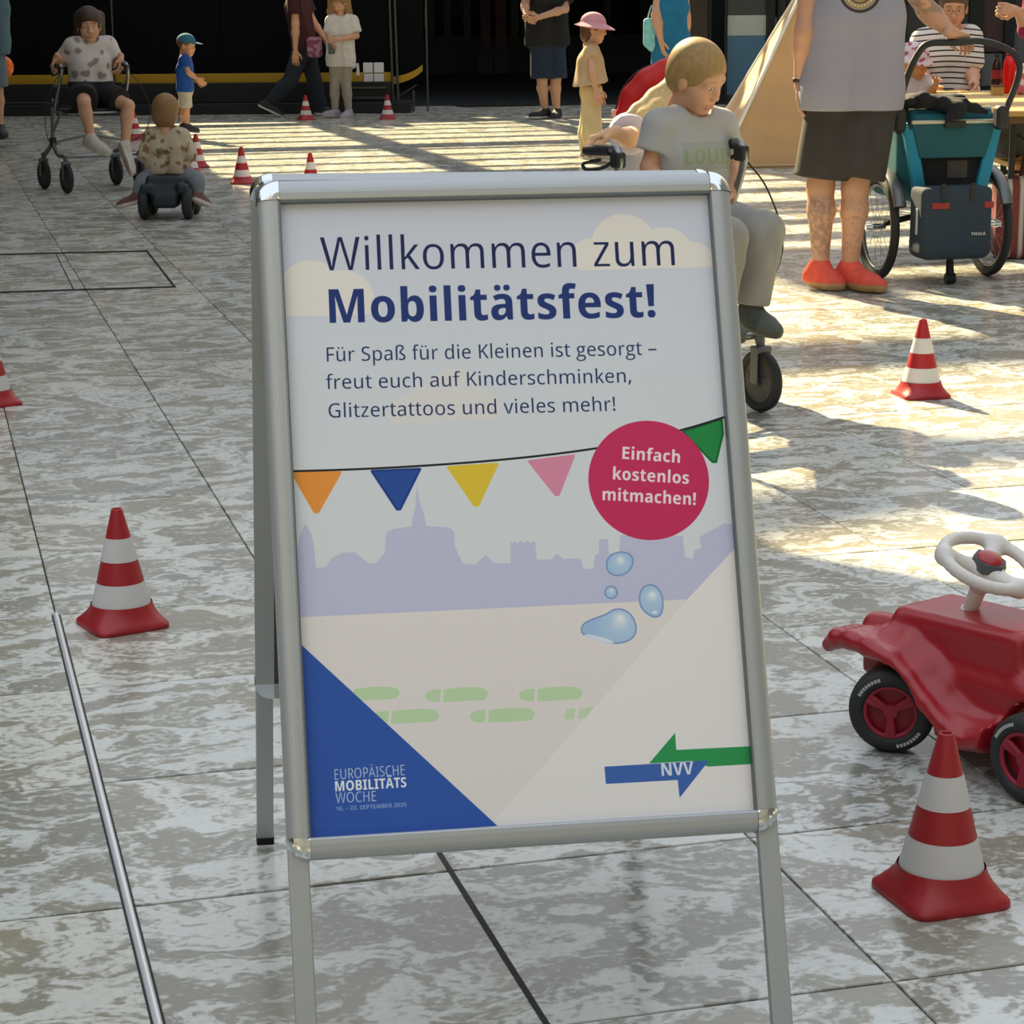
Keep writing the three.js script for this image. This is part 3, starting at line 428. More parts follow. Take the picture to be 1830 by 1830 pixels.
  for (const a of [0.6, 2.54, 4.71]) { sw.cap(L(0, 0.004, 0), L(Math.cos(a) * 0.08, 0.026, Math.sin(a) * 0.08), 0.017, 0.016, 0.015); } sw.cap(L(0, -0.02, 0), L(0, 0.01, 0), 0.018, 0.03, 0.02);
  part('steering_wheel', sw.build(), ivory, t, 'white three-spoke steering wheel');
  const hg = new THREE.CylinderGeometry(0.03, 0.036, 0.016, 6); hg.applyQuaternion(q); hg.translate(...L(0, 0.03, 0).toArray()); const horn = part('horn_housing', hg, mat(0x4c4e50, 0.6), t, 'grey horn housing'); const hb = new THREE.SphereGeometry(0.024, 20, 10); hb.scale(1, 0.45, 1); hb.applyQuaternion(q); hb.translate(...L(0, 0.037, 0).toArray()); part('horn_button', hb, red, horn, 'red horn button');
}
// ---------------------------------------------------------------- people: one continuous body each; hair and clothes are parts
const skinM = pmat(0xffffff, 0.55, { vertexColors: true }), clothM = mat(0xffffff, 0.9, 0, { vertexColors: true }), hairM = mat(0xffffff, 0.6, 0, { vertexColors: true }), shoeM = mat(0xffffff, 0.65, 0, { vertexColors: true });
const L3 = (a, b, t) => a.clone().lerp(b, t);
const add = (a, b, k = 1) => a.clone().addScaledVector(b, k);
const rgb = (h) => { const c = new THREE.Color(h); return [c.r, c.g, c.b]; };
const mulc = (c, k) => [c[0] * k, c[1] * k, c[2] * k];
const mixc = (a, b, t) => [a[0] + (b[0] - a[0]) * t, a[1] + (b[1] - a[1]) * t, a[2] + (b[2] - a[2]) * t];
function basis(fwd, up) { const z = fwd.clone().normalize(), x = up.clone().cross(z).normalize(), y = z.clone().cross(x); return { x, y, z, q: new THREE.Quaternion().setFromRotationMatrix(E4().makeBasis(x, y, z)) }; }
// head with brow, eye sockets, eyes, nose, lips, chin and ears; hh = height of the head
function headGeo(c, fwd, up, hh, skin, o = {}) {
  const s = hh / 0.225, B = basis(fwd, up), P = (x, y, z) => c.clone().addScaledVector(B.x, x * s).addScaledVector(B.y, y * s).addScaledVector(B.z, z * s), F = new Field((o.cell ?? 0.0042) * s), kid = o.kid ? 1 : 0;
  F.ell(P(0, 0.032, -0.012), 0.075 * s, 0.083 * s, 0.094 * s, 0.03 * s, B.q); F.ell(P(0, -0.04, 0.018), (0.058 + kid * 0.004) * s, 0.07 * s, 0.066 * s, 0.035 * s, B.q);
  F.ell(P(0, -0.092, 0.05), 0.024 * s, 0.018 * s, 0.022 * s, 0.03 * s, B.q); for (const i of [-1, 1]) { F.ell(P(i * 0.036, -0.035, 0.052), 0.024 * s, 0.026 * s, 0.022 * s, 0.03 * s, B.q); F.ell(P(i * 0.077, -0.01, -0.006), 0.009 * s, 0.03 * s, 0.018 * s, 0.008 * s, B.q); }
  F.cap(P(-0.04, 0.026, 0.066), P(0.04, 0.026, 0.066), 0.014 * s, 0.014 * s, 0.025 * s);
  for (const i of [-1, 1]) { F.ell(P(i * 0.031, 0.004, 0.094), 0.017 * s, 0.011 * s, 0.018 * s, 0.012 * s, B.q, true); F.ell(P(i * 0.031, 0.004, 0.07), 0.0125 * s, 0.0125 * s, 0.0125 * s, 0.003 * s); }
  F.cap(P(0, 0.012, 0.08), P(0, -0.028, (kid ? 0.094 : 0.1)), 0.008 * s, 0.0115 * s, 0.014 * s); for (const i of [-1, 1]) F.ell(P(i * 0.011, -0.031, 0.09), 0.008 * s, 0.007 * s, 0.009 * s, 0.008 * s);
  F.cap(P(-0.018, -0.06, 0.078), P(0.018, -0.06, 0.078), 0.007 * s, 0.007 * s, 0.008 * s); F.cap(P(-0.014, -0.07, 0.076), P(0.014, -0.07, 0.076), 0.008 * s, 0.008 * s, 0.008 * s);
  F.cap(P(0, -0.06, -0.02), P(0, -0.14, -0.03), 0.05 * s, 0.05 * s, 0.03 * s);
  const v = V(0, 0, 0), lip = mixc(skin, [0.42, 0.1, 0.09], 0.55), brow = mixc(skin, o.hair ?? [0.1, 0.06, 0.04], 0.6), iris = [0.05, 0.04, 0.035];
  return F.build((p) => {
    v.copy(p).sub(c); const x = v.dot(B.x) / s, y = v.dot(B.y) / s, z = v.dot(B.z) / s, ax = Math.abs(x);
    const ex = ax - 0.031, ey = y - 0.003; if (z > 0.07 && (ex / 0.0125) ** 2 + (ey / 0.0056) ** 2 < 1) return ex * ex + ey * ey < 0.00003 ? iris : [0.55, 0.5, 0.48];
    if (z > 0.06 && ax < 0.024 && Math.abs(y + 0.065) < 0.0105) return lip;
    if (z > 0.06 && ax > 0.014 && ax < 0.048 && Math.abs(y - 0.03 + (ax - 0.03) ** 2 * 4) < 0.0055) return brow;
    const blush = z > 0.02 && Math.hypot(ax - 0.04, y + 0.035) < 0.025 ? 0.25 : 0; return mixc(skin, mixc(skin, [0.6, 0.16, 0.12], 0.4), blush);
  });
}
// hand: palm, four unequal bent fingers and a thumb that leaves the side of the palm
function handGeo(w, dir, palm, s, curl, skin, thumbSide, o = {}) {
  const d = dir.clone().normalize(), n = palm.clone().addScaledVector(d, -palm.dot(d)).normalize(), l = d.clone().cross(n).normalize().multiplyScalar(thumbSide), F = new Field(o.cell ?? Math.max(0.0032, 0.0036 * s)), S = s;
  const P = (a, b, c) => w.clone().addScaledVector(d, a * S).addScaledVector(l, b * S).addScaledVector(n, c * S);
  F.cap(P(-0.02, 0, 0), P(0.02, 0, 0), 0.026 * S, 0.026 * S, 0.015 * S);
  for (const b of [-0.028, -0.009, 0.01, 0.028]) F.cap(P(0.015, b * 0.6, 0), P(0.085, b, 0), 0.0155 * S, 0.012 * S, 0.012 * S);
  const base = [[0.028, 0.040, 0.88], [0.0095, 0.043, 1], [-0.0095, 0.040, 0.94], [-0.028, 0.034, 0.76]];
  for (const [b, , k] of base) { let p = P(0.088, b, 0), a = curl * 0.7 + (o.spread ?? 0) * 0.2; for (const [len, r0, r1, m] of [[0.042, 0.0095, 0.0088, 1], [0.027, 0.0088, 0.0078, 1.9], [0.021, 0.0078, 0.0066, 2.5]]) { const an = a + curl * (m - 1) * 0.62, q = p.clone().addScaledVector(d, Math.cos(an) * len * k * S).addScaledVector(n, Math.sin(an) * len * k * S).addScaledVector(l, (b / 0.028) * 0.003 * S); F.cap(p, q, r0 * S, r1 * S, 0.004 * S); p = q; } }
  let p = P(0.022, 0.024, 0.004); const tc = Math.min(curl, 1.1); for (const [a, b, c, r0, r1] of [[0.03, 0.026, 0.010, 0.0135, 0.011], [0.026, 0.012 - tc * 0.012, 0.008 + tc * 0.012, 0.011, 0.0095], [0.02, 0.004 - tc * 0.016, 0.006 + tc * 0.012, 0.0095, 0.0075]]) { const q = p.clone().addScaledVector(d, a * S).addScaledVector(l, b * S).addScaledVector(n, c * S); F.cap(p, q, r0 * S, r1 * S, 0.008 * S); p = q; }
  return F.build(() => skin);
}
/* joints J: head neck chest pelvis, and for side 0 and 1: sh el wr hip kn an toe. s scales limb radii (1 = grown-up), b widens the trunk */
function person(o) {
  const { J, s = 1, b = 1, skin, cell = 0.012 } = o, fat = (o.fat ?? 1) * s, base = o.base ?? V((J.an[0].x + J.an[1].x) / 2, 0, (J.an[0].z + J.an[1].z) / 2);
  const g = new THREE.Group(); g.name = numbered('person'); g.position.copy(base); scene.add(g); tag(g, o.label, o.category ?? 'person', o.group);
  const mid = (a) => L3(a[0], a[1], 0.5), side = J.sh[1].clone().sub(J.sh[0]).normalize(), spine = J.neck.clone().sub(J.pelvis).normalize(), front = o.front ? o.front.clone().normalize() : side.clone().cross(spine).normalize();
  const tb = 0.62 + 0.38 * b, hipW = 0.085 * s * b, ribW = 0.075 * s * b;
  const bones = (F, inf, k, want) => {
    const c = (a, bb, r0, r1, cut = 0) => F.cap(a, bb, r0 * fat + inf, r1 * fat + inf, k, cut);
    if (want.trunk) for (const i of [-1, 1]) { const lo = add(J.pelvis, side, i * hipW), hi = add(J.chest, side, i * ribW); c(lo, hi, 0.098 * tb, 0.1 * tb); F.cap(hi, L3(J.neck, J.sh[i < 0 ? 0 : 1], 0.5), 0.1 * s * tb + inf, 0.056 * s + inf, k); }
    if (want.trunk) { F.cap(J.chest, add(J.neck, spine, -0.035 * s), 0.09 * s + inf, 0.062 * s + inf, k); F.cap(J.sh[0], J.sh[1], 0.055 * s + inf, 0.055 * s + inf, k); if (!want.noNeck) F.cap(add(J.neck, spine, -0.04 * s), L3(J.neck, J.head, 0.6), 0.056 * s + inf, 0.05 * s + inf, 0.02 * s); }
    for (const i of [0, 1]) {
      if (want.arm > 0) { const t = Math.min(1, want.arm), e = L3(J.sh[i], J.el[i], t); c(J.sh[i], e, 0.054 + (want.flareArm ?? 0) * 0.3, 0.054 - 0.014 * t + (want.flareArm ?? 0), want.arm <= 1 && want.cut ? 1 : 0); }
      if (want.arm > 1) { const t = want.arm - 1, m = L3(J.el[i], J.wr[i], 0.3), e = L3(J.el[i], J.wr[i], t); if (t > 0.3) { c(J.el[i], m, 0.040, 0.041); c(m, e, 0.041, 0.041 - 0.014 * ((t - 0.3) / 0.7), want.cut ? 1 : 0); } else c(J.el[i], e, 0.04, 0.041, want.cut ? 1 : 0); }
      if (want.leg > 0) { const t = Math.min(1, want.leg), e = L3(J.hip[i], J.kn[i], t); c(J.hip[i], e, 0.088, 0.088 - 0.033 * t + (want.flareLeg ?? 0), want.leg <= 1 && want.cut ? 1 : 0); }
      if (want.leg > 1) { const t = want.leg - 1, fl = want.flareLeg ?? 0, m = add(L3(J.kn[i], J.an[i], 0.28), front, -0.012 * s), e = L3(J.kn[i], J.an[i], t); c(J.kn[i], m, 0.053 + fl, 0.056 + fl); c(m, e, 0.056 + fl, 0.056 - 0.021 * Math.max(0, (t - 0.28) / 0.72) + fl, want.cut ? 1 : 0); }
      if (want.foot) { const a = J.an[i], t = J.toe[i], hd = a.clone().sub(t); hd.y = 0; hd.normalize(); const heel = add(add(a, hd, 0.03 * s), V(0, -1, 0), 0.045 * s); F.cap(a, heel, 0.036 * s + inf, 0.03 * s + inf, 0.02); F.cap(heel, t, 0.03 * s + inf, 0.026 * s + inf, 0.02); F.cap(a, L3(heel, t, 0.7), 0.034 * s + inf, 0.024 * s + inf, 0.02); }
    }
    return F;
  };
  const local = (geo) => geo.translate(-base.x, -base.y, -base.z);
  // body
  const parts = [bones(new Field(cell), 0, 0.03 * s, { trunk: true, arm: 2, leg: 2, foot: !o.bareFeet ? true : true }).build(o.paint ? (p) => o.paint(p, skin) : () => skin)];
  const hf = o.face ?? front, hu = o.up ?? J.head.clone().sub(J.neck).normalize(); if (!o.noHead) parts.push(headGeo(J.head, hf, hu, o.hh ?? 0.225 * s, skin, { kid: o.kid, hair: o.hairColor && rgb(o.hairColor), cell: o.headCell }));
  for (const i of [0, 1]) { const h = o.hands?.[i] ?? {}, d = h.dir ?? J.wr[i].clone().sub(J.el[i]).normalize(); parts.push(handGeo(J.wr[i], d, h.palm ?? side.clone().multiplyScalar(i ? -1 : 1), o.hs ?? s, h.curl ?? 0.35, skin, h.thumb ?? (i ? -1 : 1), { cell: o.handCell })); }
  part('body', local(mergeGeometries(parts)), skinM, g);
  const col = (c, vary = 0.06) => { const k = rgb(c); return (p) => mulc(k, 1 + vary * noise3(p.x * 9, p.y * 9, p.z * 9)); };
  for (const c of o.clothes ?? []) {
    const F = new Field(c.cell ?? cell), inf = c.inf ?? 0.014; let name = c.kind;
    if (c.kind === 'shirt') { bones(F, inf, 0.035 * s, { trunk: true, noNeck: true, arm: c.sleeve ?? 0.6, flareArm: c.flare ?? 0.012, cut: true });
      for (const i of [-1, 1]) F.cap(add(J.pelvis, side, i * hipW), add(add(J.pelvis, spine, -(c.hem ?? 0.05) - 0.04), side, i * hipW), 0.098 * fat * tb + inf, 0.098 * fat * tb + inf, 0.035 * s);
      if (c.skirt) { for (const i of [-1, 1]) F.cap(add(J.pelvis, side, i * hipW * 0.9), add(add(J.pelvis, spine, -c.skirt), side, i * (hipW + (c.wide ?? 0.02))), 0.1 * s * tb + inf, 0.1 * s * tb + inf + (c.wide ?? 0.02), 0.05); }
      F.plane(add(J.pelvis, spine, -(c.hem ?? 0.05)), c.hemDir ?? spine.clone().negate()); const nr = (c.neck ?? 0.074) * s; F.ell(add(add(J.neck, spine, 0.03 * s), front, 0.012 * s), nr, 0.05 * s, nr, 0.012 * s, undefined, true); }
    if (c.kind === 'trousers' || c.kind === 'shorts') { bones(F, inf, 0.03 * s, { leg: c.leg ?? 1.9, cut: true, flareLeg: c.flare ?? 0.01 }); for (const i of [-1, 1]) F.cap(add(J.pelvis, side, i * hipW), add(add(J.pelvis, side, i * hipW), spine, 0.06 * s), 0.098 * fat * tb + inf, 0.098 * fat * tb + inf, 0.03); F.plane(add(J.pelvis, spine, c.waist ?? 0.03 * s), spine); }
    if (c.kind === 'shoe' || c.kind === 'boot') { for (const i of [0, 1]) { const f = new Field(c.cell ?? Math.min(cell, 0.008)), a = J.an[i], t = J.toe[i], hd = a.clone().sub(t), flat = V(hd.x, 0, hd.z).normalize(), dn = (o.footDown?.[i] ?? V(0, -1, 0)), heel = add(add(a, flat, 0.034 * s), dn, 0.05 * s), ins = c.inf ?? 0.012, sd = flat.clone().cross(dn).normalize();
        for (const w of [-0.014, 0.014]) { f.cap(add(heel, sd, w * s * 0.5), add(L3(heel, t, 0.72), sd, w * s), 0.032 * s + ins, 0.033 * s + ins, 0.02); f.cap(add(L3(heel, t, 0.72), sd, w * s), add(t, sd, w * s * 0.4), 0.033 * s + ins, 0.022 * s + ins, 0.02); }
        f.cap(a, L3(heel, t, 0.55), 0.036 * s + ins, 0.03 * s + ins, 0.03); f.cap(heel, add(a, dn, -(c.high ?? 0.01)), 0.034 * s + ins, 0.034 * s + ins, 0.02, 1); const solP = add(heel, dn, 0.03 * s), solN = dn.clone().addScaledVector(t.clone().sub(heel).normalize(), -dn.dot(t.clone().sub(heel).normalize())).normalize(); f.plane(c.floor ? V(0, 0.003, 0) : solP, c.floor ? V(0, -1, 0) : solN);
        const sole = rgb(c.sole ?? 0xdddddd), up = rgb(c.color), p0 = c.floor ? V(0, 0.003, 0) : solP, n0 = c.floor ? V(0, -1, 0) : solN; part(name, local(f.build((p) => (-(p.clone().sub(p0).dot(n0)) < (c.soleH ?? 0.022) ? sole : mulc(up, 1 + 0.12 * noise3(p.x * 25, p.y * 25, p.z * 25))))), shoeM, g); } continue; }
    if (c.kind === 'sock') { for (const i of [0, 1]) { const f = new Field(0.008); f.cap(L3(J.an[i], J.kn[i], c.up ?? 0.16), J.an[i], 0.042 * s, 0.04 * s, 0.01, 2); part(name, local(f.build(col(c.color))), clothM, g); } continue; }
    if (c.custom) c.custom(F, { side, spine, front, hipW, ribW, s });
    const m = c.map ? mat(0xffffff, 0.9, 0, { map: c.map }) : clothM; part(name, local(F.build(c.paint ?? (c.map ? null : col(c.color)), c.uv)), m, g, c.plabel);
  }
  const B = basis(hf, hu), hs = (o.hh ?? 0.225 * s) / 0.225, HP = (x, y, z) => J.head.clone().addScaledVector(B.x, x * hs).addScaledVector(B.y, y * hs).addScaledVector(B.z, z * hs);
  if (o.hair) {
    const F = new Field(0.006 * hs), h = o.hair, hc = rgb(o.hairColor), strand = (p) => { const v = p.clone().sub(J.head), n = noise3(v.dot(B.x) * 90, v.dot(B.y) * 14, v.dot(B.z) * 45); return mulc(hc, 1 + 0.16 * n); };
    const t = h.vol ?? 0.014; F.ell(HP(0, 0.04, -0.018), (0.076 + t) * hs, (0.085 + t) * hs, (0.094 + t) * hs, 0.02 * hs, B.q); if (h.low) F.ell(HP(0, h.low, -0.055), (0.066 + t) * hs, 0.07 * hs, 0.055 * hs, 0.04 * hs, B.q);
    F.ell(HP(0, -0.055, 0.095), 0.085 * hs, (h.fringe ?? 0.105) * hs, 0.085 * hs, 0.015 * hs, B.q, true);
    for (const c of h.strands ?? []) F.chain(c.pts, c.r, c.k ?? 0.02);
    part('hair', local(F.build(strand)), hairM, g);
  }
  if (o.cap) { const F = new Field(0.005 * hs), c = o.cap; F.ell(HP(0, 0.05, -0.014), 0.09 * hs, 0.088 * hs, 0.108 * hs, 0.01, B.q); if (c.brimAll) F.prim((x, y, z) => { const v = V(x, y, z).sub(J.head), a = v.dot(B.x) / hs, e = v.dot(B.y) / hs, f = v.dot(B.z) / hs + 0.012, r = Math.hypot(a, f * 0.9); return Math.max(Math.abs(e - 0.045 + (r - 0.09) * c.droop) - 0.006, r - c.brimAll) * hs; }, HP(0, 0, 0).addScalar(-0.2 * hs), HP(0, 0, 0).addScalar(0.2 * hs), 0.01);
    else F.box(HP(0, 0.042, 0.115), 0.062 * hs, 0.005 * hs, 0.055 * hs, 0.005 * hs, 0.015, basis(add(hf, hu, -0.12), hu).q); F.plane(HP(0, c.brimAll ? 0.0 : 0.035, 0), hu.clone().negate().addScaledVector(hf, -0.05)); part(c.name ?? 'cap', local(F.build(c.paint ?? col(c.color))), clothM, g); }
  return g;
}
const SK = { fair: [0.60, 0.35, 0.24], tan: [0.50, 0.27, 0.17], warm: [0.56, 0.30, 0.18], deep: [0.42, 0.22, 0.14] };
const blotch = (base, spots) => (p) => { let c = rgb(base); for (const [f, th, h] of spots) { const n = noise3(p.x * f + th * 50, p.y * f, p.z * f); if (n > th) c = mixc(c, rgb(h), Math.min(1, (n - th) * 9)); } return c; };
const fabric = (h, f = 14, k = 0.1) => (p) => mulc(rgb(h), 1 + k * noise3(p.x * f, p.y * f * 0.6, p.z * f));
const frontUV = (c, sd, fr, w, h) => (p) => { const d = p.clone().sub(c); return d.dot(fr) > 0 ? [d.dot(sd) / w + 0.5, d.y / h + 0.5] : [0.01, 0.01]; };
// ---------------------------------------------------------------- wheeled walkers
const tubeM = mat(0x8b8f92, 0.35, 0.85), gripM = mat(0x1b1c1e, 0.6), tyreM = mat(0x26282a, 0.75), greyP = mat(0x5a5e62, 0.55);
function makeWalker(label) {
  const t = thing('walker', label, 'walker', [0, 0, 0], 0, 'wheeled walking frames'), X = 0.27;
  for (const s of [-1, 1]) {
    new Geo().tube([V(s * 0.24, 0.855, 0.08), V(s * 0.24, 0.865, 0.13), V(s * 0.242, 0.83, 0.155), V(s * 0.254, 0.6, 0.05), V(s * 0.262, 0.5, 0.01)], 0.0125, 24, 10).mesh('handle_tube', tubeM, t);
    new Geo().tube([V(s * 0.262, 0.62, 0.01), V(s * 0.268, 0.42, 0.0), V(s * X, 0.34, -0.01), V(s * X, 0.29, -0.08), V(s * X, 0.225, -0.2), V(s * X, 0.2, -0.215)], 0.015, 30, 10).tube([V(s * X, 0.36, -0.005), V(s * X, 0.29, 0.03), V(s * X, 0.25, 0.09), V(s * X, 0.245, 0.2), V(s * X, 0.22, 0.218)], 0.014, 24, 10).tube([V(s * 0.262, 0.54, 0.01), V(s * 0.2, 0.54, 0.16)], 0.01, 8, 8).tube([V(s * 0.24, 0.54, 0.1), V(s * 0.268, 0.4, 0.0)], 0.01, 8, 8).mesh('side_frame', mat(0x6f7478, 0.4, 0.7), t);
    const gr = new Geo().cyl(V(s * 0.24, 0.857, 0.1), V(s * 0.24, 0.852, -0.025), 0.0165, 0.0175, 14).sph(V(s * 0.24, 0.852, -0.027), 0.0175, 12).mesh('grip', gripM, t);
    new Geo().tube([V(s * 0.24, 0.835, 0.13), V(s * 0.24, 0.805, 0.07), V(s * 0.24, 0.792, -0.04), V(s * 0.24, 0.805, -0.055), V(s * 0.24, 0.825, 0.04)], 0.006, 24, 8).box(s * 0.24, 0.83, 0.14, 0.034, 0.05, 0.05, 0.01).mesh('brake_lever', gripM, t);
    new Geo().tube([V(s * 0.25, 0.81, 0.15), V(s * 0.32, 0.72, 0.17), V(s * 0.385, 0.53, 0.18), V(s * 0.36, 0.39, 0.13), V(s * 0.285, 0.31, 0.01)], 0.0028, 28, 6).mesh('brake_cable', gripM, t);
    new Geo().box(s * 0.262, 0.6, 0.005, 0.034, 0.05, 0.036, 0.008).sph(V(s * 0.285, 0.6, 0.005), 0.016, 10).mesh('clamp', gripM, t); new Geo().box(s * X, 0.34, -0.004, 0.04, 0.06, 0.05, 0.01).mesh('frame_joint', gripM, t);
    for (const z of [-0.215, 0.22]) {
      new Geo().cyl(V(s * X, 0.255, z), V(s * X, 0.205, z), 0.013, 0.013, 10).box(s * X, 0.205, z, 0.058, 0.022, 0.05, 0.008).box(s * X - 0.026, 0.155, z, 0.007, 0.12, 0.036, 0.003).box(s * X + 0.026, 0.155, z, 0.007, 0.12, 0.036, 0.003).mesh('fork', greyP, t);
      const w = new Geo(); w.lathe([[0.072, -0.014], [0.09, -0.018], [0.099, -0.012], [0.102, 0], [0.099, 0.012], [0.09, 0.018], [0.072, 0.014], [0.072, -0.014]], 36); const g = w.build(); g.rotateZ(Math.PI / 2); const wm = part('wheel', g, tyreM, t); wm.position.set(s * X, 0.102, z);
      const h = new Geo(); h.cyl(V(-0.02, 0, 0), V(0.02, 0, 0), 0.018, 0.018, 14); h.cyl(V(-0.01, 0, 0), V(0.01, 0, 0), 0.073, 0.073, 30); for (let k = 0; k < 5; k++) { const a = k / 5 * 6.283; h.cyl(V(0, Math.cos(a) * 0.015, Math.sin(a) * 0.015), V(0, Math.cos(a) * 0.072, Math.sin(a) * 0.072), 0.013, 0.012, 8); } h.mesh('wheel_hub', mat(0x3a3d40, 0.6), wm);
    }
  }
  new Geo().tube([V(-X, 0.246, 0.19), V(X, 0.246, 0.19)], 0.013, 6, 10).mesh('front_crossbar', tubeM, t); new Geo().tube([V(-X, 0.33, -0.01), V(0, 0.37, -0.01), V(X, 0.33, -0.01)], 0.01, 12, 8).mesh('rear_crossbar', tubeM, t);
  new Geo().box(0, 0.55, 0.06, 0.46, 0.028, 0.22, 0.012).mesh('seat', mat(0x1a1b1d, 0.8), t); new Geo().tube([V(-0.21, 0.535, 0.175), V(0.21, 0.535, 0.175)], 0.009, 6, 8).mesh('seat_rail', tubeM, t);
  new Geo().tube([V(-0.25, 0.72, 0.0), V(-0.2, 0.715, -0.12), V(0, 0.712, -0.17), V(0.2, 0.715, -0.12), V(0.25, 0.72, 0.0)], 0.012, 30, 8).mesh('back_strap', gripM, t);
  return t;
}
{ const w = makeWalker('grey wheeled walker that the grey-shirted boy sits on, partly hidden by the sign'); w.position.set(0.464, 0, -7.11); w.rotation.y = 0.56; dup(w, [-2.93, 0, -15.62], 0.56, 'grey wheeled walker under the child in white T-shirt at the left'); }

// ---------------------------------------------------------------- dark toy car under the toddler
{
  const p = at(303, 370, -13.6), t = thing('ride_on_car', 'dark blue toy car under the toddler with floral jumper', 'toy car', [p.x, 0, -13.62], Math.PI), body = pmat(0x15242e, 0.5), F = new Field(0.007);
  F.box(V(0, 0.16, -0.03), 0.105, 0.05, 0.17, 0.04, 0.03); F.box(V(0, 0.22, -0.16), 0.115, 0.045, 0.03, 0.025, 0.03); F.box(V(0, 0.2, 0.16), 0.11, 0.07, 0.1, 0.04, 0.03); F.box(V(0, 0.12, 0.0), 0.08, 0.05, 0.22, 0.03, 0.02); for (const s of [-1, 1]) for (const z of [-0.14, 0.17]) F.box(V(s * 0.11, 0.185, z), 0.035, 0.03, 0.08, 0.02, 0.02);
  part('body', F.build(), body, t); for (const s of [-1, 1]) for (const z of [-0.15, 0.17]) { const g = new Geo().lathe([[0.04, -0.026], [0.07, -0.03], [0.092, -0.02], [0.096, 0], [0.092, 0.02], [0.07, 0.03], [0.04, 0.026]], 30).cyl(V(0, -0.02, 0), V(0, 0.02, 0), 0.045, 0.045, 24).build(); g.rotateZ(Math.PI / 2); const w = part('wheel', g, tyreM, t); w.position.set(s * 0.132, 0.096, z); }
  new Geo().cyl(V(0, 0.26, 0.14), V(0, 0.34, 0.1), 0.012).torus(V(0, 0.35, 0.1), 0.075, 0.011, 'y').cyl(V(-0.07, 0.35, 0.1), V(0.07, 0.35, 0.1), 0.008).mesh('steering_wheel', greyP, t);
}

